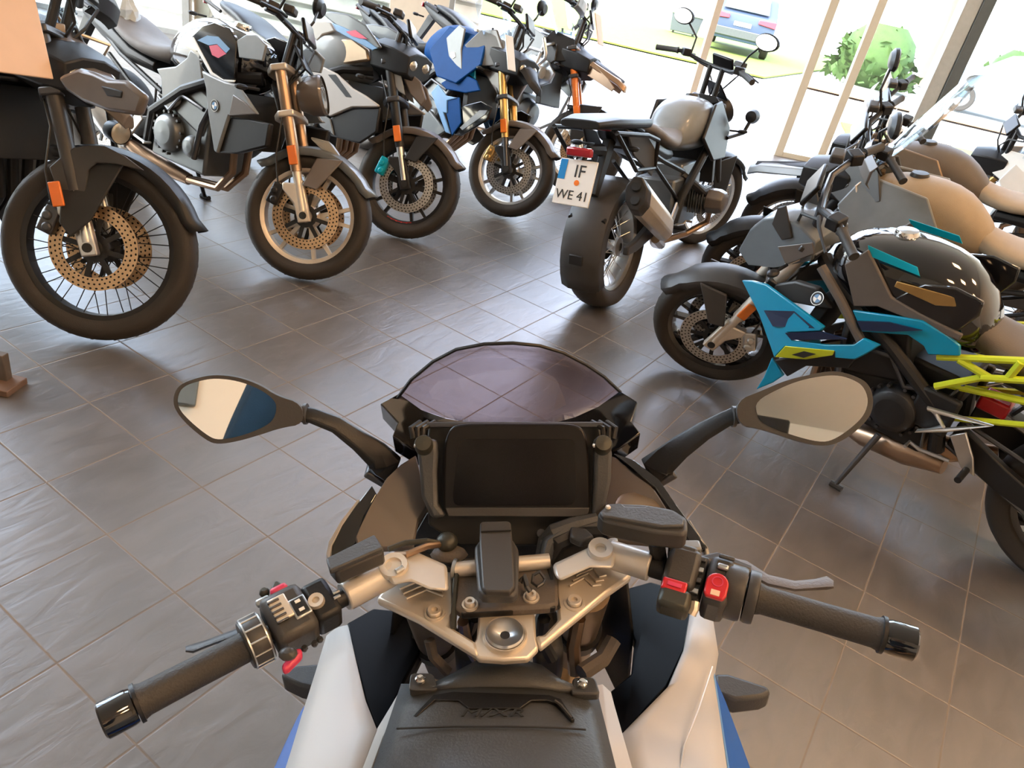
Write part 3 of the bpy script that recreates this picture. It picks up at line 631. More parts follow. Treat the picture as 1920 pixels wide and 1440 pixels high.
        e = MB().box((.68 + sx, 0, .46), (.46, .24, .30)).box((.74 + sx, 0, .62), (.26, .2, .12)).lathe([(0, .12), (.09, .11), (.12, .04), (.12, 0)], (.88 + sx, 0, .46), (1, 0, 0), 24)
        eo = e.build('engine', G.engine, root, bevel=.014)
        for s_ in (-1, 1):
            cy_ = MB()
            for k in range(6): cy_.box((.76 + sx, s_ * (.14 + k * .016), .47), (.15, .007, .15))
            cy_.cyl((.76 + sx, s_ * .12, .47), (.76 + sx, s_ * .26, .47), .06)
            cy_.build('cylinder', 'engine_grey', eo, bevel=.002)
            MB().loft([[Vector((.76 + sx + math.cos(t) * .095 * k, s_ * y_, .47 + math.sin(t) * .075 * k)) for t in [2 * math.pi * (j + .5) / 8 for j in range(8)]] for y_, k in ((.24, 1), (.30, 1), (.335, .82), (.345, .5))]).build('valve_cover', getattr(G, 'cover', 'engine_grey'), eo, bevel=.006)
            MB().tube([(.80 + sx, s_ * .24, .40), (.86 + sx, s_ * .22, .32), (.78 + sx, s_ * .12, .24), (.5 + sx, -.02, .22)], .02, 10).build('exhaust_header', G.header, eo)
            MB().tube([(.62 + sx, s_ * .10, .62), (.66 + sx, s_ * .18, .56), (.72 + sx, s_ * .22, .51)], .024, 10).build('intake', 'matt_black', eo)
        MB().box((.30, .085, .40), (.44, .08, .09), Matrix.Rotation(R(8), 3, 'Y')).lathe([(0, .07), (.07, .06), (.085, 0), (.085, -.05)], (.02, .06, G.rr), (0, 1, 0), 24).build('drive_housing', 'satin_grey', root, bevel=.01)
        xo = MB().tube([(.5 + sx, -.03, .22), (.35 + sx, -.12, .26), (.28, -.155, .34)], .027, 10).build('exhaust', G.header, root)
        MB().loft([[Vector((x_, -.20 + math.cos(t) * .05 * k, z_ + math.sin(t) * .075 * k)) for t in [2 * math.pi * (j + .5) / 8 for j in range(8)]] for x_, z_, k in ((.34, .38, .6), (.26, .42, 1.15), (-.12, .62, 1.25), (-.16, .64, 1.1))]).build('silencer', G.exhaust, xo, bevel=.008)
        MB().loft([[Vector((x_, -.20 + math.cos(t) * .055 * k, z_ + math.sin(t) * .08 * k)) for t in [2 * math.pi * (j + .5) / 8 for j in range(8)]] for x_, z_, k in ((-.14, .63, 1.2), (-.195, .66, 1.1))]).build('end_cap', 'satin_grey', xo, bevel=.008)
        for zz in (.035, -.03): MB().cyl((-.185, -.20, .655 + zz), (-.202, -.20, .664 + zz), .026, .024).build('outlet', 'ink', xo)
    # radiator, frame, pegs, stand
    rd = MB().box((1.06 + sx, 0, .62 + dz), (.045, .30, .26), Matrix.Rotation(R(-14), 3, 'Y')).build('radiator', 'ink', root, bevel=.004)
    for s_ in (-1, 1):
        MB().tube([(hd.x - .09, s_ * .05, hd.z - .06), (1.0 + sx, s_ * .15, .80 + dz), (.75 + sx, s_ * .165, .68 + dz), (.52 + sx, s_ * .15, .52), (.48 + sx, s_ * .13, .36)], [.03, .024, .024, .026, .03], 10).build('frame', getattr(G, 'frame_m', 'matt_black'), root)
        MB().tube([(.55 + sx, s_ * .13, .62 + dz), (.2 + sx, s_ * .12, .72 + dz), (-.15 + sx, s_ * .07, sz + .03)], .013, 8).tube([(.50 + sx, s_ * .13, .50), (.1 + sx, s_ * .12, .70 + dz)], .011, 8).build('subframe', getattr(G, 'sub_m', 'matt_black'), root)
        pg = MB().prism([(.46 + sx, s_ * .15, .46), (.38 + sx, s_ * .15, .36), (.33 + sx, s_ * .15, .355), (.36 + sx, s_ * .15, .42), (.42 + sx, s_ * .15, .50)], (0, s_ * .012, 0)).build('peg_bracket', getattr(G, 'peg_m', 'silver'), root, bevel=.004)
        MB().cyl((.36 + sx, s_ * .16, .365), (.36 + sx, s_ * .25, .372), .012).build('foot_peg', 'matt_black', pg)
        MB().tube([(.42 + sx, s_ * .17, .37), (.52 + sx, s_ * .18, .36), (.56 + sx, s_ * .18, .37), (.56 + sx, s_ * .22, .37)], .007, 6).build('foot_lever', 'silver', pg)
        if G.style == 'xr' or adv:
            PN(root, [(1.10 + sx, .13, .98 + dz), (.80 + sx, .19, .98 + dz), (.66 + sx, .185, .80 + dz), (.82 + sx, .215, .66 + dz), (1.02 + sx, .225, .66 + dz), (1.16 + sx, .19, .82 + dz)], getattr(G, 'shroud', G.body), 'side_panel', .02, sides=(s_,), bevel=.008)
    if G.stand:
        ft = (.42 + sx, .30); zc = -.30 * math.sin(R(lean)) / math.cos(R(lean)) 
        MB().tube([(.50 + sx, .13, .30), (.44 + sx, .285, ft[1] * math.tan(R(lean)) + .012)], .011, 8).tube([(.47 + sx, .29, ft[1] * math.tan(R(lean)) + .008), (.41 + sx, .29, ft[1] * math.tan(R(lean)) + .008)], .016, 8).build('side_stand', 'matt_black', root)
    if G.beak:
        k = getattr(G, 'beak_len', .0)
        bo = MB().loft([[Vector((x_, y_ * w_, z_ + dd)) for y_, dd in ((-1, -.01), (-.75, .022), (0, .034), (.75, .022), (1, -.01), (.6, -.02), (0, -.012), (-.6, -.02))] for x_, w_, z_ in ((wb - .42, .12, .98 + dz), (wb - .26, .115, .93 + dz), (wb - .08, .085, .86 + dz), (wb + .04 + k, .05, .80 + dz), (wb + .10 + k, .02, .765 + dz))]).build('beak', G.beak, root, bevel=.004)
        if getattr(G, 'beak2', None): MB().loft([[Vector((x_, y_ * w_, z_ + dd)) for y_, dd in ((-1, .03), (0, .044), (1, .03), (0, .02))] for x_, w_, z_ in ((wb - .36, .06, .965 + dz), (wb - .08, .04, .86 + dz), (wb + .07 + k, .016, .785 + dz))]).build('beak_insert', G.beak2, bo)
    if G.screen:
        rows = []
        hsc = getattr(G, 'screen_h', .36)
        for i in range(7):
            v = i / 6; wv = .15 + .03 * math.sin(v * math.pi) - .06 * max(0, v - .7); rows.append([Vector((wb - .36 - v * hsc * .55 - .35 * (u * wv) ** 2 / .15, u * wv, .99 + dz + v * hsc)) for u in [j / 4 - 1 for j in range(9)]])
        MB().grid(rows).build('windscreen', G.screen, root, ang=80, solid=.004)
        for s_ in (-1, 1): MB().tube([(wb - .40, s_ * .07, .95 + dz), (wb - .43, s_ * .07, 1.05 + dz)], .008, 6).build('screen_bracket', 'matt_black', root)
        PN(root, [(wb - .30, .07, 1.0 + dz), (wb - .45, .15, 1.02 + dz), (wb - .52, .19, .90 + dz), (wb - .40, .18, .80 + dz), (wb - .22, .11, .86 + dz)], getattr(G, 'nose', G.body), 'nose_panel', .012, bevel=.005)
    return root, G, X, FK, sz, sx
# -- far left: dark adventure bike with wire wheel
b1, g1, X1, FK1, sz1, sx1 = motorcycle('motorcycle', 'dark adventure motorcycle with large wire-spoked front wheel, cut off by the left edge',
    pos=(-1.625, 2.435), heading=-24, steer=34, lean=9, style='adv', wb=1.56, rf=.345, hwf=.050, rbf=.268, rim='wire', rim_m='matt_black', disc='disc_gold', fender='matt_black',
    outer='satin_grey', inner='silver', clamp='silver', screen='clear', screen_h=.42, guards=True, beak='grey_brown', tank='matt_black', headlight='twin', raise_=.06, seat_z=.87, bars=1.20, caliper='dark_metal', body='matt_black', mirrors=False, refl=(.19, -.045), header='matt_black', guard_m='ink', shroud='matt_black')
UPN(b1, 0, 0, .2083, [(510, 700), (560, 665), (700, 610), (830, 650), (960, 710), (1120, 720), (1180, 770), (1290, 860), (1230, 1040), (960, 1000), (740, 920), (590, 820)], -.24, 'grey_brown', 'shroud', .03, both=False, bevel=.012)
UPN(b1, 0, 0, .2083, [(900, 770), (1000, 790), (1100, 820), (1090, 885), (960, 865)], -.243, 'ink', 'shroud_slot', .012, both=False)
UPN(b1, 0, 200, .3056, [(300, 370), (380, 300), (450, 250), (540, 235), (640, 240), (760, 300), (880, 390), (700, 350), (590, 345), (540, 390), (520, 560), (500, 720), (400, 750), (375, 600)], -.125, 'satin_grey', 'fork_guard', .014, X=X1)
for s_ in (-1, 1):
    MB().tube([(1.0, s_ * .16, 1.0), (1.14, s_ * .27, .86), (1.20, s_ * .29, .62), (1.06, s_ * .24, .34), (.8, s_ * .16, .28)], .0125, 10).tube([(1.20, s_ * .29, .62), (1.14, s_ * .24, .56), (.9, s_ * .15, .5)], .0125, 10).build('crash_bar', 'ink', b1)
    fl = MB().lathe([(0, -.05), (.035, -.045), (.045, 0), (.045, .02)], (1.24, s_ * .27, .70), (1, 0, 0), 20).build('fog_lamp', 'matt_black', b1)
    MB().lathe([(0, .025), (.03, .022), (.042, .018)], (1.24, s_ * .27, .70), (1, 0, 0), 20).build('lens', 'lens', fl)
# -- grey roadster
b2, g2, X2, FK2, sz2, sx2 = motorcycle('motorcycle', 'grey naked motorcycle with silver front wheel and red and blue flashes on its black tank',
    pos=(-1.147, 3.338), heading=-26, steer=31, lean=9, rim_m='champagne', disc='disc_gold', fender='grey_paint', outer='header', inner='champagne', clamp='champagne', triple='champagne',
    tank='gloss_black', seat='seat_grey', tail='matt_black', body='grey_paint', four=False, disc_y=1, guard_m='grey_brown', header='header', tank_z=1.03, lamp_m='grey_brown')
C7 = (260, 0, .2292)
UPN(b2, *C7, [(430, 300), (520, 210), (620, 180), (740, 230), (800, 330), (790, 480), (780, 650), (700, 650), (600, 590), (520, 480)], -.188, 'gloss_black', 'tank_panel', .02)
UPN(b2, *C7, [(800, 330), (880, 280), (960, 285), (1040, 370), (1010, 500), (820, 470)], -.186, 'grey_light', 'tank_panel', .014)  # silver patch painted as the highlight on the black tank
UPN(b2, *C7, [(575, 375), (640, 365), (715, 440), (650, 475), (600, 450)], -.190, 'pink_red', 'tank_stripe', .003, bevel=0)
UPN(b2, *C7, [(480, 330), (560, 290), (650, 300), (745, 400), (715, 435), (640, 360), (570, 370)], -.190, 'light_blue', 'tank_stripe', .003, bevel=0)
UPN(b2, *C7, [(420, 310), (445, 300), (600, 590), (690, 650), (790, 655), (780, 675), (680, 670), (590, 620)], -.192, 'card', 'tank_trim', .006)
UPN(b2, *C7, [(510, 575), (600, 620), (700, 665), (800, 690), (880, 800), (970, 935), (735, 950), (700, 1060), (640, 1255), (612, 1235), (560, 900), (545, 720)], -.215, 'grey_light', 'shroud', .02, bevel=.008)
UPN(b2, *C7, [(770, 770), (860, 830), (970, 935), (735, 945)], -.219, 'grey_brown', 'shroud_tip', .01)
UPN(b2, *C7, [(740, 960), (900, 970), (1070, 1010), (1040, 1200), (800, 1260), (650, 1250)], -.20, 'matt_black', 'belly_panel', .03, bevel=.008)
UPN(b2, *C7, [(140, 560), (300, 540), (390, 470), (420, 400), (500, 450), (525, 680), (350, 715), (320, 850), (250, 900), (190, 850), (180, 640)], -.17, 'grey_light', 'side_panel', .02, bevel=.008)
MB().prism([Vector((1.68, y, .53)) for y in (-.015, .015)] + [Vector((1.50, y, .66)) for y in (.055, -.055)] + [Vector((1.42, y, .655)) for y in (-.06,)], (0, 0, -.012)).build('fender_tip', 'grey_light', b2, X2, bevel=.003)
rc_ = UP_(b2, 403, 198, -.217); roundel(rc_, (0, -1, 0), (0, 0, 1), .026, b2)
# -- black and white naked
b3, g3, X3, FK3, sz3, sx3 = motorcycle('motorcycle', 'black and white naked motorcycle with cyan brake caliper and red tape on the front rim',
    pos=(-.854, 4.167), heading=-27, steer=26, lean=9, rim_m='matt_black', disc='disc', fender='grey_brown', guard_m='matt_black', outer='matt_black', inner='silver', clamp='matt_black', caliper='cyan',
    tank='grey_light', seat='matt_black', tail='card', tape=(-1.85, -1.15), mirrors=False, headlight='twin', tank_z=1.03)
C8 = (560, 0, .1771)
UPN(b3, *C8, [(90, 720), (200, 680), (400, 780), (560, 930), (700, 1010), (845, 1115), (830, 1135), (560, 1135), (330, 1235), (190, 1150), (100, 860)], -.215, 'white_paint', 'side_panel', .02, bevel=.008)
UPN(b3, *C8, [(150, 930), (200, 920), (300, 1130), (260, 1135)], -.217, 'ink', 'panel_slot', .004, bevel=0); UPN(b3, *C8, [(310, 790), (390, 790), (560, 1030), (500, 1025)], -.217, 'ink', 'panel_slot', .004, bevel=0)
UPN(b3, *C8, [(150, 1160), (330, 1260), (370, 1430), (230, 1340)], -.21, 'grey_light', 'panel_fin', .012)
UPN(b3, *C8, [(330, 1245), (560, 1150), (860, 1135), (820, 1400), (640, 1520), (330, 1440)], -.20, 'matt_black', 'belly_panel', .02, bevel=.008)
UPN(b3, *C8, [(230, 130), (330, 120), (520, 150), (700, 260), (870, 500), (800, 530), (640, 440), (460, 320), (330, 220)], -.176, 'grey_paint', 'tank_panel', .02, bevel=.008)
UPN(b3, *C8, [(350, 240), (470, 285), (640, 370), (835, 510), (780, 535), (560, 420), (400, 330)], -.182, 'light_blue', 'tank_stripe', .008)
UPN(b3, *C8, [(500, 335), (600, 318), (725, 412), (640, 405), (560, 380)], -.185, 'pink_red', 'tank_stripe', .004, bevel=0)
UPN(b3, *C8, [(60, 230), (200, 215), (330, 235), (385, 330), (250, 370), (190, 440), (90, 330)], -.17, 'white_paint', 'tail_panel', .02, bevel=.008)
UPN(b3, *C8, [(200, 430), (560, 400), (720, 520), (740, 640), (400, 690), (300, 560)], -.15, 'engine_bronze', 'tank_panel', .03, bevel=.01)
UPN(b3, *C8, [(940, 640), (1010, 640), (1080, 780), (1130, 1010), (1050, 960), (980, 850)], -.12, 'grey_light', 'nose_fin', .01, X=X3)
UPN(b3, *C8, [(1090, 800), (1170, 750), (1290, 860), (1350, 1050), (1300, 1130), (1180, 1000)], -.10, 'grey_brown', 'nose_panel', .02, X=X3, bevel=.008)
# -- blue tourer
b4, g4, X4, FK4, sz4, sx4 = motorcycle('motorcycle', 'blue sports touring motorcycle with gold front caliper and white price card on its screen',
    pos=(-.346, 4.98), heading=-36, steer=22, lean=9, style='xr', rim_m='silver', disc='disc', fender='grey_brown', outer='gold', inner='dark_metal', clamp='matt_black', caliper='gold',
    tank='blue_deep', seat='matt_black', screen='clear', screen_h=.30, guards=False, body='blue_deep', shroud='blue_deep', headlight='twin', beak='matt_black', beak_len=-.06, nose='grey_light', raise_=.05, bars=1.17, mirrors=True)
UPN(b4, *C8, [(1560, 400), (1700, 260), (1760, 300), (1720, 520), (1730, 745), (1590, 640)], -.20, 'grey_light', 'fairing_panel', .014, bevel=.006)
UPN(b4, *C8, [(1610, 550), (1650, 550), (1660, 600), (1630, 620), (1605, 590)], -.204, 'card', 'panel_disc', .004, bevel=0)
UPN(b4, *C8, [(1730, 530), (1860, 690), (1870, 840), (1740, 750)], -.17, 'cyan_paint', 'fairing_panel', .012, bevel=.005)
UPN(b4, *C8, [(1500, 880), (1700, 760), (1880, 850), (1920, 960), (1760, 985), (1560, 945)], -.20, 'blue_deep', 'fairing_panel', .016, bevel=.006)
UPN(b4, *C8, [(1400, 980), (1470, 890), (1560, 1010), (1680, 1035), (1570, 1065), (1570, 1200), (1530, 1190), (1605, 1420), (1550, 1400)], -.235, 'light_blue', 'fairing_panel', .012, bevel=.005)
UPN(b4, *C8, [(1570, 1030), (1700, 1030), (1720, 1300), (1620, 1440), (1560, 1200)], -.228, 'blue_deep', 'fairing_panel', .012, bevel=.005)
C2 = (560, 0, .3229)
UPN(b4, *C2, [(880, 690), (960, 610), (1060, 585), (1120, 620), (1090, 700), (940, 790), (900, 780)], -.215, 'gloss_black', 'fairing_panel', .016, bevel=.006)
UPN(b4, *C2, [(935, 740), (1050, 640), (1095, 640), (1080, 665), (950, 755)], -.219, 'grey_light', 'panel_accent', .004, bevel=0)
UPN(b4, *C2, [(640, 720), (740, 615), (855, 760), (780, 805)], -.21, 'grey_paint', 'belly_panel', .02, bevel=.008)
UPN(b4, *C2, [(1070, 170), (1150, 170), (1230, 420), (1160, 560), (1060, 400)], -.10, 'grey_brown', 'nose_panel', .02, bevel=.008)
# -- boxer adventure bike with silver crash bars
b5, g5, X5, FK5, sz5, sx5 = motorcycle('motorcycle', 'black adventure motorcycle with silver crash bars and bronze beak, last of the left row',
    pos=(.098, 5.90), heading=-30, steer=22, lean=9, style='adv', boxer=True, rf=.325, hwf=.058, rbf=.240, rim='wire', rim_m='card', disc='disc_gold', fender='matt_black', outer='orange', inner='silver', caliper='champagne',
    tank='grey_paint', seat='matt_black', screen='clear', screen_h=.42, guards=True, guard_c='grey_light', beak='header', beak2='matt_black', raise_=.07, bars=1.22, headlight='twin', cover='silver', body='matt_black', seat_z=.85, beak_len=.10)
for s_ in (-1, 1):
    MB().tube([(1.08, s_ * .14, 1.0), (1.10, s_ * .30, .96), (1.08, s_ * .33, .74), (1.0, s_ * .36, .46), (.86, s_ * .36, .36), (.72, s_ * .30, .34), (.66, s_ * .16, .36)], .0135, 10).tube([(1.08, s_ * .33, .74), (.86, s_ * .34, .70), (.72, s_ * .18, .74)], .0135, 10).build('crash_bar', 'silver', b5)
    MB().lathe([(0, -.05), (.035, -.045), (.045, 0), (.042, .02), (0, .02)], (1.14, s_ * .31, .78), (1, 0, 0), 20).build('fog_lamp', 'silver', b5)
C4 = (880, 0, .16667)
UPN(b5, *C4, [(500, 300), (560, 265), (720, 310), (850, 400), (840, 600), (700, 640), (560, 620), (530, 480)], -.20, 'grey_light', 'tank_panel', .02)
UPN(b5, *C4, [(560, 800), (640, 640), (700, 600), (880, 680), (950, 820), (900, 930), (740, 980), (660, 900)], -.27, 'bar_silver', 'engine_guard', .03)
UPN(b5, *C4, [(1060, 455), (1180, 515), (1400, 715), (1560, 880), (1630, 990), (1600, 1030), (1450, 930), (1250, 800), (1180, 640)], -.07, 'header', 'beak_side', .012)
for pts in ([(530, 630), (690, 540), (830, 585)], [(840, 430), (862, 600), (850, 660), (620, 870), (480, 830)]):
    MB().tube([UP_(b5, 880 + x * .16667, y * .16667, -.31) for x, y in pts], .014, 10).build('crash_bar', 'silver', b5)
# -- dark touring bike seen from behind
b6, g6, X6, FK6, sz6, sx6 = motorcycle('motorcycle', 'dark adventure motorcycle seen from behind in the doorway, with number plate and twin-outlet silencer',
    pos=(1.094, 5.31), heading=64.4, steer=-26, lean=10, wb=1.63, style='adv', boxer=True, rf=.325, rr=.335, hwr=.09, rbf=.240, rbr=.235, rim='wire', rim_m='silver', fender='matt_black', outer='matt_black', inner='dark_metal', tank='grey_light', seat='seat_grey',
    screen=None, guards=False, beak='matt_black', raise_=.03, bars=1.20, headlight='round', exhaust='champagne', seat_z=.83, cover='grey_brown', body='matt_black', mirrors=True, tail='matt_black', reflector=False)
# rear hugger and number plate
rows = []
for k in range(11):
    a = R(lerp(95, 208, k / 10)); rr_ = .335 + .03
    rows.append([Vector((math.cos(a) * (rr_ - dd), yy, .335 + math.sin(a) * (rr_ - dd))) for yy, dd in ((-.115, .07), (-.108, .02), (-.06, 0), (.06, 0), (.108, .02), (.115, .07))])
ho = MB().grid(rows).build('rear_hugger', 'satin_grey', b6, ang=50, solid=.006)
MB().box((-.385, 0, .335), (.012, .075, .05)).build('hugger_tab', 'matt_black', ho, bevel=.004)
for s_ in (-1, 1): MB().tube([(-.30, s_ * .09, .52), (-.1, s_ * .10, .60), (.1, s_ * .09, .62)], .012, 8).build('hugger_bracket', 'matt_black', ho)
MB().loft([ring(x, hw, zt, zb, 14, 3.5) for x, hw, zt, zb in ((-.46, .10, 1.00, .96), (-.30, .14, 1.01, .95), (.05, .15, .99, .93), (.12, .12, .97, .93))]).build('luggage_rack', 'matt_black', b6, bevel=.005)
for s_ in (-1, 1): MB().tube([(-.40, s_ * .16, .95), (-.1, s_ * .19, .92), (.10, s_ * .17, .88), (.12, s_ * .16, .74), (-.15, s_ * .17, .76), (-.40, s_ * .16, .95)], .011, 8).build('pannier_frame', 'matt_black', b6)
pl = MB().box((-.46, .0, .72), (.008, .19, .21), Matrix.Rotation(R(20), 3, 'Y')).build('license_plate', 'plate', b6, bevel=.003)
MB().tube([(-.20, 0, .84), (-.36, 0, .86), (-.405, 0, .80)], [.03, .022, .014], 8).build('plate_arm', 'matt_black', b6)
MB().box((-.435, 0, .855), (.03, .13, .04)).build('tail_light', 'tail_red', b6, bevel=.008)
def text3(body, size, Mx, m_, parent, name='lettering', th=.0008):
    cu = bpy.data.curves.new(name, 'FONT'); cu.body = body; cu.size = size; cu.extrude = th; cu.align_x = 'CENTER'; cu.align_y = 'CENTER'; cu.resolution_u = 2
    o = bpy.data.objects.new(name, cu); COL.objects.link(o)
    me_ = bpy.data.meshes.new_from_object(o.evaluated_get(bpy.context.evaluated_depsgraph_get())); bpy.data.objects.remove(o)
    me_.materials.clear(); me_.materials.append(M[m_]); o = bpy.data.objects.new(name, me_); COL.objects.link(o); o.parent = parent; o.matrix_local = Mx; return o
def basis(o, x, z):
    x = Vector(x).normalized(); z = Vector(z).normalized(); y = z.cross(x); mm = Matrix.Identity(4)
    for i in range(3): mm[i][0] = x[i]; mm[i][1] = y[i]; mm[i][2] = z[i]; mm[i][3] = o[i]
    return mm
Ry = Matrix.Rotation(R(20), 3, 'Y'); pc = Vector((-.46, 0, .72)); nrm = Ry @ Vector((-1, 0, 0)); upv = Ry @ Vector((0, 0, 1)); xr = Vector((0, -1, 0))
text3('IF', .082, basis(pc + nrm * .005 + upv * .05 + xr * .015, xr, nrm), 'ink', pl); text3('WE 41', .06, basis(pc + nrm * .005 - upv * .06, xr, nrm), 'ink', pl)
MB().box(pc + nrm * .005 + upv * .055 - xr * .075, (.002, .036, .09), Ry).build('country_band', 'plate_blue', pl)
MB().cyl(pc + nrm * .004 + upv * .0 + xr * .01, pc + nrm * .006 + xr * .01, .013).build('seal', 'orange', pl)
PN(b6, [(.16, .16, .80), (.02, .15, .90), (-.2, .12, .95), (-.1, .13, .82), (.10, .16, .70)], 'satin_grey', 'tail_panel', .012, sides=(-1, 1), bevel=.005)
for s_ in (-1, 1):
    MB().lathe([(0, -.05), (.035, -.045), (.045, 0), (.042, .02), (0, .02)], (1.42, s_ * .28, .92), (1, 0, 0), 20).tube([(1.42, s_ * .28, .92), (1.38, s_ * .25, .82), (1.2, s_ * .2, .8)], .012, 8).build('fog_lamp', 'matt_black', b6)

# -- turquoise and neon naked on the right
b7, g7, X7, FK7, sz7, sx7 = motorcycle('motorcycle', 'black naked motorcycle with turquoise side panels and neon yellow rear frame',
    pos=(.893, 3.21), heading=141, steer=24, lean=11, wb=1.52, rim_m='gloss_black', fender='satin_grey', outer='champagne', inner='champagne', clamp='champagne', guard_m='satin_grey', disc='disc', caliper='silver', tank='gloss_black', seat='seat_brown',
    tail='matt_black', engine='matt_black', sub_m='neon', frame_m='matt_black', swing_m='matt_black', exhaust='matt_black', headlight='none', mirrors=False, tank_z=1.02, bar_m='dark_metal', reflector=True, stand=False)
T = 'cyan_paint'
C5 = (1200, 380, .4444)
UPN(b7, *C5, [(428, 328, .13), (470, 330, .14), (530, 345, .16), (660, 440, .21), (775, 525, .235), (760, 542, .235), (625, 547, .235), (640, 580, .235), (780, 600, .235), (900, 600, .225), (940, 572, .22), (1010, 602, .215), (950, 640, .22), (905, 663, .22), (820, 655, .225), (820, 628, .235), (612, 607, .235), (565, 655, .22), (548, 600, .215), (500, 470, .17)], .2, T, 'side_panel', .016, bevel=.004)
UPN(b7, *C5, [(522, 455, .19), (650, 458, .215), (735, 530, .235), (560, 522, .215)], .2, 'navy', 'panel_accent', .010, bevel=0)
UPN(b7, *C5, [(612, 550, .237), (760, 546, .237), (870, 577, .237), (638, 580, .237)], .2, 'navy', 'panel_accent', .010, bevel=0)
UPN(b7, *C5, [(570, 652, .224), (612, 606, .238), (820, 625, .238), (812, 645, .232), (700, 662, .225)], .2, 'neon', 'panel_accent', .012, bevel=.002)
UPN(b7, *C5, [(640, 642, .24), (690, 628, .24), (740, 640, .24), (690, 655, .24)], .24, 'ink', 'panel_accent', .004, bevel=0)
UPN(b7, *C5, [(555, 655), (605, 730), (560, 760), (488, 790), (520, 738)], .17, T, 'belly_panel', .014)
UPN(b7, *C5, [(820, 628), (905, 663), (880, 700), (700, 690), (620, 735), (565, 665)], .20, 'matt_black', 'belly_panel', .02)
UPN(b7, *C5, [(895, 455, .19), (1060, 478, .20), (1190, 500, .195), (1300, 565, .185), (1350, 605, .18), (1350, 648, .18), (1215, 642, .19), (1195, 605, .19), (1130, 560, .20), (935, 545, .205)], .2, T, 'tank_panel', .014)
UPN(b7, *C5, [(915, 500, .205), (1050, 505, .21), (1190, 540, .205), (1060, 545, .21), (935, 540, .21)], .2, 'navy', 'panel_accent', .008, bevel=0)
UPN(b7, *C5, [(860, 260), (960, 200), (1060, 400), (1180, 470), (1360, 560), (1345, 585), (1150, 500), (1000, 440), (900, 440)], .185, 'seat_brown', 'tank_panel', .016, bevel=.005)
UPN(b7, *C5, [(1060, 410), (1200, 345), (1330, 360), (1450, 420), (1430, 480), (1340, 545), (1180, 475)], .178, 'gloss_black', 'tank_panel', .016, bevel=.006)
for s_ in (-1, 1):
    for a_, b_ in (((1255, 650), (1640, 668)), ((1245, 775), (1440, 738)), ((1440, 738), (1660, 752)), ((1345, 662), (1480, 742)), ((1610, 672), (1550, 745))):
        a_, b_ = UP_(b7, 1200 + a_[0] * .4444, 380 + a_[1] * .4444, .165), UP_(b7, 1200 + b_[0] * .4444, 380 + b_[1] * .4444, .155)
        MB().tube([(a_.x, s_ * a_.y, a_.z), (b_.x, s_ * b_.y, b_.z)], .013, 8).build('frame_tube', 'neon', b7)
    pg_ = [UP_(b7, 1200 + x * .4444, 380 + y * .4444, .20) for x, y in ((1215, 868), (1290, 890), (1480, 940), (1300, 958), (1165, 962), (1280, 945), (1250, 890))]; MB().tube([(v.x, s_ * v.y, v.z) for v in pg_], .009, 8, closed=True).build('peg_bracket', 'silver', b7)
    MB().box((.56, s_ * .16, .52), (.14, .03, .16)).build('frame_plate', 'matt_black', b7, bevel=.01)
MB().box((.42, -.0, .56), (.10, .08, .06)).build('shock', 'red', b7, bevel=.01)
NO = [(1384, 470, .03), (1405, 432, .06), (1430, 412, .09), (1460, 406, .11), (1500, 425, .12), (1530, 455, .13), (1522, 490, .13), (1450, 503, .12), (1402, 498, .07)]
q_ = [UP_(b7, *v) for v in NO]; MB().loft([[Vector((v.x, v.y, v.z)) for v in q_], [Vector((v.x, v.y * .4, v.z + .015)) for v in q_], [Vector((v.x, -v.y * .4, v.z + .015)) for v in q_], [Vector((v.x, -v.y, v.z)) for v in q_]]).build('headlight_nose', 'grey_paint', b7, bevel=.006)
UPN(b7, 1180, 0, .3854, [(720, 1200, .128), (890, 1180, .138), (900, 1235, .138), (760, 1290, .132)], .13, 'grey_brown', 'nose_panel', .006)
UPN(b7, 1180, 0, .3854, [(690, 1090, .118), (720, 1010, .118), (760, 1000, .12), (790, 1160, .122), (740, 1170, .12)], .12, 'satin_grey', 'flyscreen', .01)
q_ = [UP_(b7, *v) for v in ((1420, 560, .10), (1440, 535, .12), (1490, 528, .15), (1530, 540, .17), (1560, 580, .17), (1520, 575, .16), (1470, 565, .14))]; PN(b7, [tuple(v) for v in q_], 'satin_grey', 'radiator_cover', .03, bevel=.008)
rc_ = UP_(b7, 1533, 560, .19); roundel(rc_, (0.3, 1, .5), (0, 0, 1), .026, b7)
MB().tube([UP_(b7, 1540, 500, .17), UP_(b7, 1575, 560, .19), UP_(b7, 1615, 640, .19)], .018, 10).build('frame_brace', 'seat_brown', b7)
PN(b7, [(.98, .168, 1.0), (.80, .183, 1.0), (.78, .186, .975), (.96, .178, .97)], 'cyan', 'tank_stripe', .004)
PN(b7, [(.84, .190, .93), (.66, .178, .95), (.62, .176, .93), (.70, .183, .90), (.84, .194, .91)], 'gold', 'tank_stripe', .004)
sp_ = UP_(b7, 1570, 903, .23); sp_ = Vector((sp_.x, .24, .24 * math.tan(R(11)) + .012))
MB().tube([UP_(b7, 1648, 815, .15), sp_], [.013, .009], 10).tube([sp_ + Vector((.02, 0, 0)), sp_ - Vector((.03, 0, 0))], .012, 8).build('side_stand', 'dark_metal', b7)
MB().tube([UP_(b7, 1590, 800, .06), UP_(b7, 1620, 815, .08), UP_(b7, 1700, 845, .10), UP_(b7, 1770, 875, .12)], [.03, .045, .055, .03], 12).build('silencer', 'header', b7)
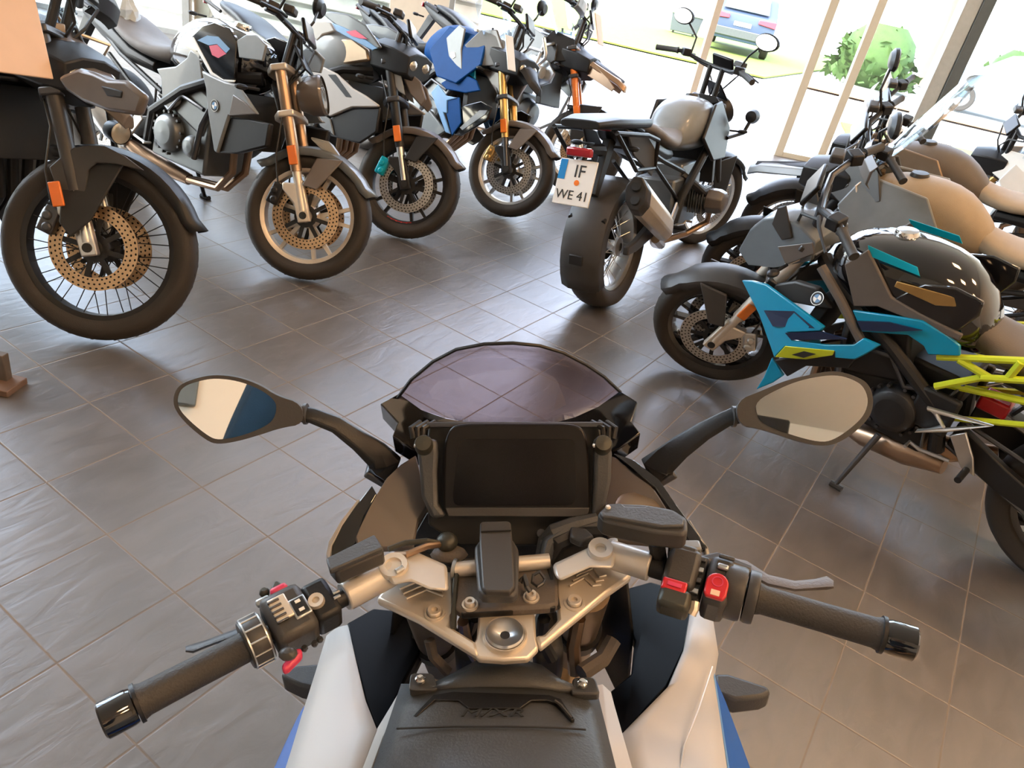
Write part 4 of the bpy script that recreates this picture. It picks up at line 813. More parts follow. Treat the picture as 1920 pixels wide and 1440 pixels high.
# -- sand coloured adventure bike behind it
b8, g8, X8, FK8, sz8, sx8 = motorcycle('motorcycle', 'adventure motorcycle with sand tank, silver beak and tall clear screen, directly behind the turquoise one',
    pos=(1.22, 4.15), heading=147, steer=24, lean=9, wb=1.52, style='adv', rim_m='matt_black', fender='matt_black', outer='matt_black', tank='seat_sand', seat='seat_sand', body='satin_grey', shroud='grey_light', beak='grey_light', beak2='matt_black', beak_len=.10,
    guards=True, guard_c='grey_brown', screen='clear', screen_h=.46, headlight='twin', raise_=.05, bars=1.18, mirrors=True, seat_z=.85, engine='matt_black', reflector=False)
# -- second sand seat bike with silver beak and long screen
b9, g9, X9, FK9, sz9, sx9 = motorcycle('motorcycle', 'adventure motorcycle with brown tank, sand seat and no screen, second behind the turquoise one',
    pos=(1.62, 5.15), heading=150, steer=24, lean=9, wb=1.54, style='adv', boxer=True, rf=.325, rbf=.240, rim='wire', rim_m='silver', fender='matt_black', outer='dark_metal', tank='seat_brown', seat='seat_sand', body='engine_bronze', beak=None, mirrors=False,
    guards=True, guard_c='engine_bronze', screen=None, headlight='twin', raise_=.08, bars=1.24, seat_z=.86, engine='engine_bronze', cover='champagne', reflector=False, beak_len=.08)
b10, g10, X10, FK10, sz10, sx10 = motorcycle('motorcycle', 'pale motorcycle with blue tank and round mirror at the right edge behind the dark column',
    pos=(2.9, 6.1), heading=150, steer=24, lean=9, wb=1.50, style='xr', tank='light_blue', seat='grey_brown', body='card', shroud='card', screen='clear', screen_h=.3, headlight='twin', raise_=.05, bars=1.2, fender='card', outer='gold', tail='grey_brown', engine='engine_bronze')
# cables and brackets round the steering heads
rnd = random.Random(11)
for bk, hz in ((b8, 1.08), (b9, 1.12), (b1, 1.05)):
    wb_ = 1.53
    for k in range(9):
        a = Vector((wb_ - .40 + rnd.uniform(-.06, .10), rnd.uniform(-.14, .14), hz + rnd.uniform(-.06, .06))); b_ = a + Vector((rnd.uniform(-.12, .10), rnd.uniform(-.14, .14), rnd.uniform(-.26, -.05)))
        MB().tube([a, a.lerp(b_, .5) + Vector((.05, rnd.uniform(-.06, .06), .03)), b_], rnd.choice([.005, .007, .010]), 8).build('cable', rnd.choice(['engine_bronze', 'ink', 'champagne', 'dark_metal']), bk)
    for k in range(5):
        a = Vector((wb_ - .38 + rnd.uniform(-.06, .08), rnd.uniform(-.12, .12), hz + rnd.uniform(-.14, .02)))
        MB().box(a, (rnd.uniform(.03, .06), rnd.uniform(.03, .06), rnd.uniform(.02, .05)), Matrix.Rotation(rnd.uniform(-1, 1), 3, 'Y')).build('bracket', rnd.choice(['engine_bronze', 'hub_gold', 'satin_grey']), bk, bevel=.005)
# crumpled clear bag lying on the seat of the grey roadster
bp_ = b2.matrix_world @ UP_(b2, 238, 48, -.02); rnd = random.Random(3); rings_ = []
for i in range(9):
    v = i / 8; z = -.10 + .26 * v; r0 = (.085 * math.sin(math.pi * min(1, v * .9 + .12)) ** .7) * (1 - .35 * v)
    rings_.append([Vector((math.cos(t) * r0 * rnd.uniform(.7, 1.25), math.sin(t) * r0 * rnd.uniform(.7, 1.25), z + rnd.uniform(-.008, .008))) for t in [2 * math.pi * k / 18 for k in range(18)]])
bo_ = MB().loft(rings_).build('plastic_bag', 'bag', ang=20); bo_.location = bp_ + Vector((0, 0, .02)); tag(bo_, 'crumpled clear plastic bag on the seat of the grey naked motorcycle', 'bag')
# price cards hanging on the screens
def card(root, c, size, m_, label, rx=0, rz=0):
    Mw = root.matrix_world if root else Matrix.Identity(4)
    o = MB().box((0, 0, 0), size).build('price_card', m_, bevel=.003); o.matrix_world = Mw @ Matrix.Translation(c) @ Matrix.Rotation(rz, 4, 'Z') @ Matrix.Rotation(rx, 4, 'Y')
    tag(o, label, 'card', 'price cards on the screens'); return o
card(b4, UP_(b4, 957, 100, -.20), (.008, .075, .21), 'card', 'white price card on the screen of the blue touring motorcycle', R(-28))
card(b5, UP_(b5, 1117, 54, 0) + Vector((.03, 0, 0)), (.008, .09, .22), 'salmon', 'pinkish price card on the screen of the motorcycle with silver crash bars', R(-28))
card(b1, UP_(b1, 2, 46, -.26), (.010, .26, .30), 'salmon', 'salmon coloured board on the screen of the far left motorcycle', R(-26))
# ------------------------------------------------------------------ the motorcycle one stands over
FWB = Vector((-RT.y, RT.x, 0)).normalized(); UPB = RT.cross(FWB).normalized(); ZC = CAM_H / UPB.z
bf = empty('motorcycle'); tag(bf, 'white and blue motorcycle in the foreground, seen from its saddle over the handlebars', 'motorcycle')
mw = Matrix.Identity(4); og = Vector((0, 0, CAM_H)) - UPB * ZC
for i in range(3):
    mw[i][0] = RT[i]; mw[i][1] = FWB[i]; mw[i][2] = UPB[i]; mw[i][3] = og[i]
bf.matrix_world = mw
PIT = math.asin(-FW.dot(UPB)); CP, SP = math.cos(PIT), math.sin(PIT); EYE = Vector((0, 0, ZC))
def RAY(px, py):
    u = (720 - py) / FPX; return Vector(((px - 960) / FPX, CP + u * SP, u * CP - SP))
def F(px, py, z):            # point of the bike at photo pixel, at height z above the ground along the bike's own upright
    d = RAY(px, py); return EYE + d * ((z - ZC) / d.z)
def FY(px, py, y):
    d = RAY(px, py); return EYE + d * (y / d.y)
def FP(px, py, p, n_):
    d = RAY(px, py); n_ = Vector(n_); return EYE + d * ((Vector(p) - EYE).dot(n_) / d.dot(n_))
def slab(name, pts, z, th, m_, parent=bf, bevel=.002, down=None):
    P = [F(p[0], p[1], p[2] if len(p) > 2 else z) for p in pts]
    return MB().prism(P, down if down is not None else (0, 0, -th)).build(name, m_, parent, bevel=bevel)
def rslab(name, pts, z, th, m_, parent=bf, **k):   # rounded corners
    out = []
    N = len(pts)
    for i in range(N):
        a, b, c = [Vector(pts[(i + j) % N][:2]) for j in (-1, 0, 1)]
        for t in (0, .25, .5, .75, 1):
            q = (b + (a - b) * .22) * (1 - t) ** 2 + b * 2 * t * (1 - t) + (b + (c - b) * .22) * t * t; out.append((q.x, q.y))
    return slab(name, out, z, th, m_, parent, **k)
# --- triple clamp
tc_ = slab('triple_clamp', [(897, 1150), (893, 1198), (878, 1212), (897, 1234), (945, 1237), (990, 1234), (1010, 1214), (1005, 1187), (1003, 1148)], .955, .010, 'champagne', bevel=.003)
slab('clamp_arm', [(705, 1122), (742, 1070), (850, 1070), (853, 1148), (846, 1158), (843, 1172), (893, 1203), (898, 1230), (784, 1160)], .957, .012, 'champagne', tc_, bevel=.004)
slab('clamp_arm', [(1040, 1072), (1130, 1040), (1186, 1078), (1137, 1112), (1012, 1214), (1003, 1190), (1019, 1189), (1046, 1160), (1043, 1130)], .957, .012, 'champagne', tc_, bevel=.004)
for i, (dx, dy) in enumerate(((0, 0), (6, -9), (12, -18))):
    MB().tube([F(1068 + dx, 1098 + dy, .959), F(1095 + dx * 1.4, 1083 + dy, .959), F(1112 + dx, 1098 + dy * .9, .959), F(1127 + dx * .8, 1096 + dy, .959)], .0016, 6).build('casting_rib', 'champagne', tc_)
    MB().tube([F(762 - dx, 1122 + dy, .959), F(800 - dx, 1106 + dy, .959), F(832 - dx * .3, 1118 + dy, .959)], .0016, 6).build('casting_rib', 'champagne', tc_)
cN = F(947, 1191, .958)
MB().lathe([(.0055, -.012), (.0055, .000), (.0065, .0005), (.018, .006), (.0205, .0065), (.022, .004), (.022, -.004)], cN, (0, 0, 1), 36).build('steering_nut', 'silver', tc_, ang=25)
MB().cyl(cN - Vector((0, 0, .012)), cN + Vector((0, 0, .0003)), .0056, n=20).build('nut_bore', 'ink', tc_)
MB().lathe([(.0225, -.004), (.0225, .0025), (.0245, .003), (.0255, -.004)], cN, (0, 0, 1), 36).build('nut_collar', 'champagne', tc_)
def bolt(px, py, z, r, m_, parent, name='bolt'):
    c = F(px, py, z); o = MB().lathe([(0, .000), (r * .45, .000), (r * .45, .004), (r * .9, .0045), (r, .003), (r, -.004)], c, (0, 0, 1), 20).build(name, m_, parent, ang=25)
    MB().lathe([(r * 1.1, -.001), (r * 1.45, -.001), (r * 1.5, -.004)], c, (0, 0, 1), 20).build('washer', m_, parent); return o
bolt(815, 1147, .960, .0085, 'champagne', tc_); bolt(1077, 1128, .960, .0085, 'champagne', tc_)
# --- bar bridge
br = slab('bar_bridge', [(850, 1062), (870, 1045), (1026, 1036), (1045, 1075), (1047, 1132), (1030, 1137), (868, 1147), (853, 1140)], .968, .014, 'seat_brown', bevel=.004)
bolt(881, 1131, .9715, .0065, 'champagne', br); bolt(996, 1117, .9715, .0065, 'champagne', br)
slab('bridge_lip', [(862, 1143), (1040, 1131), (1043, 1138), (866, 1150)], .966, .010, 'matt_black', br, bevel=.002)
MB().tube([F(852, 1068, .975), F(1030, 1052, .975)], .0095, 14).build('cross_tube', 'champagne', br)
MB().tube([F(850, 1066, .975), F(856, 1067, .975)], .0125, 14).build('tube_ring', 'bar_silver', br)
# key fob, cable knot beside the block
MB().tube([F(1022, 1085, .98), F(1012, 1072, .99), F(1000, 1078, .985), F(998, 1092, .98), F(1008, 1100, .98), F(1018, 1094, .98)], .0022, 6, closed=True).build('key_ring', 'dark_metal', br)
MB().tube([F(975, 1092, .985), F(983, 1080, .99), (F(988, 1100, .985)), F(994, 1108, .98)], .0035, 8).build('key', 'dark_metal', br)
# navigation mount block
nv = rslab('mount_block', [(899, 1012), (889, 1026), (896, 1106), (906, 1116), (962, 1117), (972, 1107), (973, 1030), (962, 1010)], 1.003, .014, 'satin_grey', bevel=.003)
slab('mount_plate', [(900, 980), (905, 977), (952, 976), (958, 980), (961, 1016), (965, 1098), (957, 1109), (910, 1108), (904, 1100), (899, 1016)], 1.010, .008, 'satin_grey', nv, bevel=.002)
MB().box(F(934, 1060, .985) , (.035, .05, .035)).build('mount_foot', 'matt_black', nv, bevel=.003)
slab('mount_seam', [(902, 995), (958, 993), (958, 994.2), (902, 996.2)], 1.0124, .002, 'ink', nv, bevel=0)
# --- clip-on risers
def riser(name, a, b, neck, m_):
    o = MB().tube([F(*a), F(*b)], .0175, 28).build(name, m_, bf, bevel=.002)
    MB().loft([[F(p[0], p[1], z) for p in neck for z in [p[2] + dz_]] for dz_ in (.010, .004, -.012)]).build('casting', m_, o, bevel=.004)
    return o
r1 = riser('riser', (645, 1119, .985), (735, 1071, .985), [(712, 1052, .990), (742, 1036, .990), (770, 1030, .985), (838, 1060, .982), (842, 1108, .982), (806, 1106, .985), (770, 1090, .988), (735, 1098, .990)], 'alu_white')
MB().lathe([(0, .001), (.009, .001), (.010, .004), (.0165, .0045), (.0175, .001), (.0175, -.003)], F(738, 1062, 1.000), (0, -.2, 1), 24).build('pinch_boss', 'champagne', r1)
MB().tube([F(742, 1072, 1.005), F(756, 1064, 1.005)], .003, 8).build('pinch_slot', 'chrome', r1)
r2 = riser('riser', (1220, 1063, .985), (1140, 1038, .985), [(1160, 1008, .990), (1145, 1009, .990), (1118, 1020, .986), (1036, 1058, .982), (1040, 1080, .982), (1050, 1090, .982), (1106, 1064, .985), (1150, 1066, .990)], 'alu_white')
MB().lathe([(0, -.001), (.006, -.001), (.007, .003), (.0145, .0045), (.0155, .001), (.0155, -.003)], F(1126, 1030, 1.000), (0, -.2, 1), 24).build('pinch_boss', 'alu_white', r2)
# --- handlebar tube, grips
hb_ = MB().tube([F(655, 1114, .985), F(228, 1333, .975)], .011, 14).build('handlebar', 'matt_black', bf)
hb2 = MB().tube([F(1212, 1061, .985), F(1690, 1200, .975)], .011, 14).build('handlebar', 'matt_black', bf)
def gript(a, b, o, end):
    A_, B_ = F(*a), F(*b); d = (B_ - A_)
    MB().tube([A_, A_ + d * .05, A_ + d * .5, A_ + d * .95, B_], [.0185, .0165, .0162, .0168, .0185], 24).build('grip', 'grip', o)
    MB().tube([B_, B_ + d.normalized() * .004], .0205, 24).build('grip_ring', 'matt_black', o)
    e = MB().tube([B_ + d.normalized() * .005, B_ + d.normalized() * .010, B_ + d.normalized() * .034, B_ + d.normalized() * .036], [.0175, .019, .019, .0165], 28).build('bar_end', 'gloss_black', o)
gript((468, 1209, .980), (262, 1316, .976), hb_, 0); gript((1420, 1122, .980), (1650, 1189, .976), hb2, 0)
# left controller wheel and switchgear
def ori(a, b):
    """matrix with x along the bar from a to b, z up"""
    A_, B_ = F(*a), F(*b); x = (B_ - A_).normalized(); z = (Vector((0, -.35, 1)) - x * Vector((0, -.35, 1)).dot(x)).normalized(); y = z.cross(x); r = Matrix.Identity(3)
    for i in range(3): r[i][0] = x[i]; r[i][1] = y[i]; r[i][2] = z[i]
    return r
RL = ori((722, 1077, .985), (260, 1318, .976))     # x points outwards (left), y forward... 
RR = ori((1150, 1040, .985), (1650, 1189, .976))
cw = F(480, 1201, .981); ax = RL @ Vector((1, 0, 0))
mc = MB().lathe([(.012, -.013), (.0255, -.012), (.0275, -.007), (.0275, .007), (.0255, .012), (.012, .013)], cw, ax, 30).build('controller_wheel', 'satin_grey', hb_, ang=25)
for k in range(12):
    t = 2 * math.pi * k / 12; e = RL @ Vector((0, math.cos(t), math.sin(t)))
    MB().tube([cw + e * .0275 - ax * .009, cw + e * .0275 + ax * .009], .0011, 6).build('wheel_rib', 'bar_silver', mc)
for s_ in (-.0095, .0095): MB().lathe([(.0262, -.0008), (.0278, -.0008), (.0278, .0008), (.0262, .0008)], cw + ax * s_, ax, 30, closed=True).build('wheel_edge', 'bar_silver', mc)
def onbar(px, py, z, Rm, off, size, name, m_, parent, bevel=.003, rot=None):
    c = F(px, py, z) + Rm @ Vector(off); return MB().box(c, size, Rm if rot is None else Rm @ rot).build(name, m_, parent, bevel=bevel)
swl = onbar(545, 1166, .983, RL, (0, -.002, .0), (.048, .062, .046), 'switch_housing', 'satin_grey', hb_, .009)
q = onbar(545, 1166, .983, RL, (.006, -.008, .0235), (.020, .030, .004), 'scroll_switch', 'champagne', swl, .0015)
for k in range(5): onbar(545, 1166, .983, RL, (.010, -.018 + k * .0065, .0262), (.013, .0026, .003), 'switch_rib', 'dark_metal', q, .0008)
q = onbar(545, 1166, .983, RL, (-.012, .001, .0235), (.019, .025, .003), 'menu_button', 'bar_silver', swl, .004); onbar(545, 1166, .983, RL, (-.012, .001, .0252), (.0145, .0205, .002), 'button_face', 'matt_black', q, .003)
for yy in (.006, -.005): onbar(545, 1166, .983, RL, (-.012, yy, .0265), (.006, .004, .001), 'symbol', 'card', q, .0005)
onbar(519, 1122, .990, RL, (-.004, .0, .014), (.020, .011, .010), 'hazard_button', 'pink_red', swl, .004)
onbar(495, 1138, .990, RL, (0, 0, .012), (.016, .009, .008), 'rocker_button', 'bar_silver', swl, .003)
MB().prism([F(508, 1100, 1.0), F(513, 1090, 1.0), F(520, 1087, 1.0), F(545, 1105, 1.0), F(540, 1112, 1.0), F(512, 1112, 1.0)], (0, 0, -.012)).build('flash_trigger', 'frame_olive', swl, bevel=.003)
MB().ball(F(496, 1111, .99), .006, 12).build('trigger_knob', 'frame_olive', swl)
MB().prism([F(553, 1215, .985), F(565, 1213, .985), F(566, 1226, .985), F(540, 1252, .985), F(530, 1257, .985), F(527, 1246, .985)], (0, 0, -.010)).build('indicator_lever', 'pink_red', swl, bevel=.003)
MB().ball(F(540, 1226, .995), (.010, .008, .006), 12).build('horn_button', 'satin_grey', swl)
for k, (x, y) in enumerate(((571, 1216), (590, 1207), (600, 1199))): MB().ball(F(x, y, .975), .004, 8).build('screw', 'dark_metal', swl)
cl = onbar(604, 1138, .984, RL, (0, -.001, 0), (.030, .050, .040), 'lever_clamp', 'matt_black', hb_, .006)
MB().lathe([(0, .0), (.004, .0), (.004, .003), (.0085, .0035), (.0092, 0), (.0092, -.004)], F(593, 1127, 1.004), (0, -.3, 1), 18).build('clamp_bolt', 'champagne', cl, ang=25)
for dx in (0, 9): MB().tube([F(624 + dx * .2, 1113 + dx, 1.006), F(636 + dx * .2, 1107 + dx, 1.006)], .0018, 6).build('clamp_fin', 'bar_silver', cl)
# clutch reservoir box and lever
rs = slab('fluid_reservoir', [(613, 1047), (702, 1003), (721, 1030), (716, 1034), (630, 1072), (616, 1056)], 1.035, .022, 'satin_grey', bevel=.004)
slab('reservoir_lid', [(611, 1046), (702, 1001), (719, 1026), (618, 1070)], 1.041, .007, 'cover_grey', rs, bevel=.002)
MB().tube([F(660, 1062, 1.01), F(655, 1085, .99)], .012, 10).build('reservoir_bracket', 'matt_black', rs)
MB().tube([F(728, 1030, 1.0), F(760, 1018, 1.0), F(800, 1014, 1.0), F(822, 1018, .99)], .0035, 8).build('hose', 'frame_olive', rs)
MB().tube([F(742, 1040, .995), F(762, 1040, 1.0), F(800, 1024, 1.0), F(830, 1020, .985)], .0042, 8).build('hose', 'header', rs)
lv = MB().loft([[F(x, y + dy, .965 + dz_) for dy, dz_ in ((-8 * k, 0), (-4 * k, .006), (4 * k, .006), (8 * k, 0), (0, -.008))] for x, y, k in ((560, 1136, 1.3), (500, 1160, 1.2), (445, 1186, 1.0), (390, 1206, .9), (362, 1216, 1.1), (348, 1217, .7))]).build('clutch_lever', 'cover_grey', bf, ang=50)
# --- right side controls
th_ = F(1396, 1117, .981); axr = RR @ Vector((1, 0, 0))
tg = MB().lathe([(.012, -.013), (.030, -.012), (.0315, -.008), (.0315, .008), (.030, .012), (.012, .013)], F(1374, 1110, .981), axr, 34).build('throttle_housing', 'satin_grey', hb2, ang=25)
MB().lathe([(.012, -.0065), (.0295, -.006), (.0305, -.003), (.0305, .003), (.0295, .006), (.012, .0065)], F(1408, 1119, .981), axr, 34).build('throttle_flange', 'satin_grey', hb2, ang=25)
swr = onbar(1344, 1104, .983, RR, (0, 0, -.001), (.028, .062, .052), 'switch_housing', 'satin_grey', hb2, .008)
onbar(1344, 1104, .983, RR, (.001, .014, .0275), (.013, .007, .006), 'mode_button', 'bar_silver', swr, .002)
onbar(1344, 1104, .983, RR, (.003, .028, .0265), (.018, .005, .004), 'heat_button', 'cover_grey', swr, .0015)
rb_ = F(1344, 1104, .983)
sb_ = MB().prism([rb_ + RR @ Vector((math.cos(t) * .0125 - .001, math.sin(t) * .0125 - .009, .025)) for t in [math.pi * k / 10 for k in range(11)]] + [rb_ + RR @ Vector((-.0135, -.022, .025)), rb_ + RR @ Vector((-.0105, -.028, .025)), rb_ + RR @ Vector((.0085, -.028, .025)), rb_ + RR @ Vector((.0115, -.022, .025))], RR @ Vector((0, 0, .0065))).build('start_button', 'red', swr, bevel=.0018)
MB().lathe([(.0052, 0), (.0064, 0), (.0064, .0006), (.0052, .0006)], rb_ + RR @ Vector((-.001, -.008, .0317)), RR @ Vector((0, 0, 1)), 20, closed=True).build('symbol', 'pink_red', sb_)
onbar(1344, 1104, .983, RR, (-.001, -.022, .0318), (.010, .007, .001), 'symbol', 'salmon', sb_, .0005)
mc2 = onbar(1272, 1083, .985, RR, (.002, .004, .003), (.038, .052, .044), 'lever_clamp', 'satin_grey', hb2, .007)
onbar(1272, 1083, .985, RR, (-.002, .026, .012), (.034, .014, .024), 'clamp_cap', 'cover_grey', mc2, .004)
lb = onbar(1262, 1113, .985, RR, (0, 0, .019), (.028, .015, .005), 'warning_label', 'red', mc2, .002); onbar(1262, 1113, .985, RR, (0, 0, .0225), (.016, .005, .0012), 'label_text', 'pink_red', lb, .0005)
onbar(1264, 1128, .985, RR, (0, -.003, .003), (.036, .026, .030), 'clamp_base', 'frame_olive', mc2, .006)
jn = onbar(1306, 1092, .983, RR, (0, 0, -.004), (.018, .060, .036), 'bar_joint', 'ink', hb2, .004)
for yy, mm_ in ((.022, 'dark_metal'), (.008, 'bar_silver'), (-.006, 'dark_metal'), (-.020, 'bar_silver')): onbar(1306, 1092, .983, RR, (0, yy, .016), (.010, .006, .005), 'contact', mm_, jn, .001)
MB().tube([F(1303, 1128, .99), F(1301, 1142, .985), F(1296, 1152, .98)], .0055, 8).build('bolt', 'champagne', jn)
MB().box(F(1296, 1028, 1.005), (.022, .016, .014)).build('hose_fitting', 'grey_light', hb2, bevel=.003)
MB().tube([F(1222, 1062, .985), F(1245, 1069, .985)], .013, 14).build('spacer', 'matt_black', hb2)
fr_ = rslab('fluid_reservoir', [(1120, 962), (1142, 942), (1210, 945), (1262, 954), (1289, 972), (1290, 994), (1282, 1002), (1222, 996), (1132, 976)], 1.055, .024, 'satin_grey', bevel=.005)
slab('reservoir_lid', [(1124, 960), (1140, 944), (1165, 943), (1172, 949), (1208, 950), (1214, 947), (1262, 957), (1284, 973), (1282, 985), (1240, 986), (1150, 970), (1130, 968)], 1.060, .007, 'cover_grey', fr_, bevel=.002)
MB().ball(F(1140, 952, 1.060), .0035, 10).build('screw', 'champagne', fr_)
slab('reservoir_foot', [(1135, 988), (1284, 1012), (1280, 1018), (1224, 1014), (1140, 998)], 1.028, .006, 'matt_black', fr_, bevel=.002)
MB().tube([F(1230, 1015, 1.02), F(1236, 1050, .99)], .010, 10).build('reservoir_bracket', 'matt_black', fr_)
bl = MB().loft([[F(x, y + dy, .965 + dz_) for dy, dz_ in ((-9 * k, 0), (-5 * k, .008), (5 * k, .008), (9 * k, 0), (0, -.010))] for x, y, k in ((1330, 1050, 1.5), (1400, 1064, 1.4), (1440, 1088, 1.2), (1490, 1099, 1.1), (1530, 1096, 1.2), (1550, 1093, 1.45), (1563, 1096, .8))]).build('brake_lever', 'seat_brown', bf, ang=50)
MB().tube([F(1300, 1060, .975), F(1345, 1052, .975), F(1405, 1072, .97)], [.009, .011, .008], 10).build('lever_pivot', 'satin_grey', bl)
# --- cockpit: display, arms, nose, screen
yA, zA = FY(965, 797, .80), F(965, 966, .995)
nD = (Vector((1, 0, 0)).cross(yA - zA)).normalized()
def D_(px, py, o=0.0): return FP(px, py, yA, nD) + nD * o * (-1 if nD.y > 0 else 1)
def dslab(name, pts, m_, o, th, parent, bevel=.002, rnd=0):
    if rnd:
        out = []; N = len(pts)
        for i in range(N):
            a, b, c = [Vector(pts[(i + j) % N]) for j in (-1, 0, 1)]; la = min(.45, rnd / (a - b).length); lc = min(.45, rnd / (c - b).length)
            for t in (0, .2, .4, .6, .8, 1):
                q_ = (b + (a - b) * la) * (1 - t) ** 2 + b * 2 * t * (1 - t) + (b + (c - b) * lc) * t * t; out.append((q_.x, q_.y))
        pts = out
    s_ = (-1 if nD.y > 0 else 1)
    return MB().prism([D_(x, y, o) for x, y in pts], nD * s_ * -th).build(name, m_, parent, bevel=bevel)
ds = dslab('display', [(846, 798), (878, 794), (1062, 794), (1092, 800), (1102, 830), (1106, 960), (1098, 968), (840, 966), (832, 956), (834, 830)], 'screen', .008, .022, bf, .003, rnd=18)
dslab('display_glass', [(862, 822), (1076, 822), (1080, 925), (1074, 946), (852, 946), (850, 925)], 'display_black', .0085, .001, ds, 0, rnd=14)
dslab('display_chin', [(836, 950), (1104, 950), (1100, 967), (842, 966)], 'satin_grey', .0095, .003, ds, .001)
dslab('cockpit_back', [(795, 850), (800, 800), (830, 795), (1110, 795), (1128, 800), (1140, 850), (1140, 970), (1110, 1000), (1030, 1030), (860, 1030), (800, 990)], 'ink', -.02, .02, bf, .003)
for pts in ([(781, 826), (792, 822), (820, 824), (822, 850), (820, 886), (822, 944), (838, 966), (812, 972), (792, 930), (788, 880)], [(1113, 822), (1140, 820), (1146, 850), (1144, 900), (1134, 945), (1108, 966), (1112, 900)]):
    ar = dslab('display_arm', pts, 'cover_grey', .012, .02, bf, .005)
for x in (797, 1128):
    MB().lathe([(0, .01), (.010, .009), (.012, .004), (.012, -.01)], D_(x, 833, .014), (0, -.6, .8), 18).build('arm_cap', 'frame_olive', bf)
    MB().ball(D_(x - 14 if x < 900 else x - 18, 834, .02), .0028, 10).build('screw', 'chrome', bf)
    sg = -1 if x < 900 else 1
    for k in range(3): MB().tube([D_(x + sg * (4 + 9 * k), 822, .0), D_(x + sg * (2 + 12 * k), 803, .0), D_(x + sg * (-18 + 14 * k), 792, -.01)], .004, 8).build('hinge', 'matt_black', bf)
MB().tube([D_(800, 797, -.004), D_(1130, 797, -.004)], .004, 8).build('cross_rail', 'dark_metal', bf)
# screen
top = [(-1, 745, 747), (-.8, 771, 712), (-.6, 812, 678), (-.4, 856, 655), (-.2, 908, 645), (0, 962, 643), (.2, 1012, 648), (.4, 1056, 661), (.6, 1098, 683), (.8, 1132, 706), (1, 1163, 735)]
bot = [(-1, 747, 750), (-.8, 789, 769), (-.6, 833, 781), (-.4, 877, 792), (-.2, 918, 799), (0, 960, 801), (.2, 996, 800), (.4, 1034, 793), (.6, 1078, 780), (.8, 1122, 761), (1, 1165, 738)]
def row3(lst, z0, k): return [F(x, y, z0 - k * u * u) for u, x, y in lst]
rt_, rb2 = row3(top, 1.19, .12), row3(bot, .99, -.075)
rows = [[a.lerp(b, v) + Vector((0, .018 * math.sin(math.pi * v), 0)) * (1 - abs(k - 5) / 5) for k, (a, b) in enumerate(zip(rt_, rb2))] for v in [i / 6 for i in range(7)]]
ws = MB().grid(rows).build('windscreen', 'smoke', bf, ang=80, solid=.0032)
MB().tube(rt_, .0026, 6).build('screen_edge', 'ink', ws)
# black nose panels left and right under the screen
def nose(pts):
    P = [F(*p) for p in pts]; return MB().prism(P, (0, .006, -.03)).build('nose_panel', 'gloss_black', bf, bevel=.002)
nose([(712, 756, 1.075), (750, 736, 1.075), (756, 751, 1.06), (790, 768, 1.05), (835, 782, 1.03), (880, 793, 1.01), (922, 801, 1.0), (915, 812, .99), (800, 812, 1.0), (790, 850, 1.02), (770, 840, 1.03), (735, 818, 1.05), (745, 792, 1.06)])
nose([(1196, 753, 1.075), (1160, 732, 1.075), (1163, 738, 1.06), (1122, 762, 1.05), (1078, 781, 1.03), (1034, 794, 1.01), (996, 802, 1.0), (1005, 812, .99), (1120, 812, 1.0), (1130, 850, 1.02), (1160, 842, 1.03), (1202, 812, 1.05), (1184, 790, 1.06)])
# inner fairing and its gloss strip with white rim
def patch(name, pts, m_, th=.006, bevel=.002, dirv=(0, 0, -1)): return MB().prism([F(*p) for p in pts], Vector(dirv) * th).build(name, m_, bf, bevel=bevel)
patch('inner_fairing', [(780, 852, 1.02), (752, 870, 1.02), (724, 896, 1.01), (705, 930, 1.0), (684, 968, .985), (666, 1006, .965), (672, 1030, .955), (775, 1024, .955), (784, 975, .975), (800, 950, .98), (792, 900, 1.0)], 'grey_brown', .008)
patch('inner_fairing', [(1146, 853, 1.02), (1172, 866, 1.02), (1204, 890, 1.01), (1230, 922, 1.0), (1256, 962, .985), (1284, 1006, .965), (1240, 1020, .955), (1140, 1010, .955), (1134, 945, .975), (1144, 900, .99)], 'grey_brown', .008)
c_ = F(1196, 955, .985); MB().lathe([(0, .006), (.024, .006), (.030, .002), (.030, -.01)], c_, (0, -.2, 1), 32).build('socket_cover', 'engine_bronze', bf)
patch('fairing_strip', [(697, 908, 1.005), (668, 945, .99), (640, 985, .975), (622, 1022, .96), (622, 1046, .95), (668, 1020, .955), (684, 968, .98), (707, 926, 1.0)], 'gloss_black', .008)
patch('fairing_strip', [(1150, 848, 1.025), (1190, 862, 1.02), (1236, 898, 1.01), (1268, 945, .99), (1300, 988, .975), (1328, 1026, .96), (1300, 1032, .955), (1262, 966, .98), (1228, 912, 1.005), (1190, 880, 1.02)], 'gloss_black', .008)
patch('fairing_rim', [(672, 934, .995), (640, 975, .98), (616, 1015, .962), (611, 1040, .95), (618, 1050, .947), (622, 1022, .961), (642, 985, .975), (676, 940, .99)], 'white_paint', .012)
patch('fairing_rim', [(1328, 1026, .96), (1334, 1050, .947), (1326, 1052, .947), (1322, 1028, .958), (1290, 975, .976), (1294, 974, .976)], 'white_paint', .012)
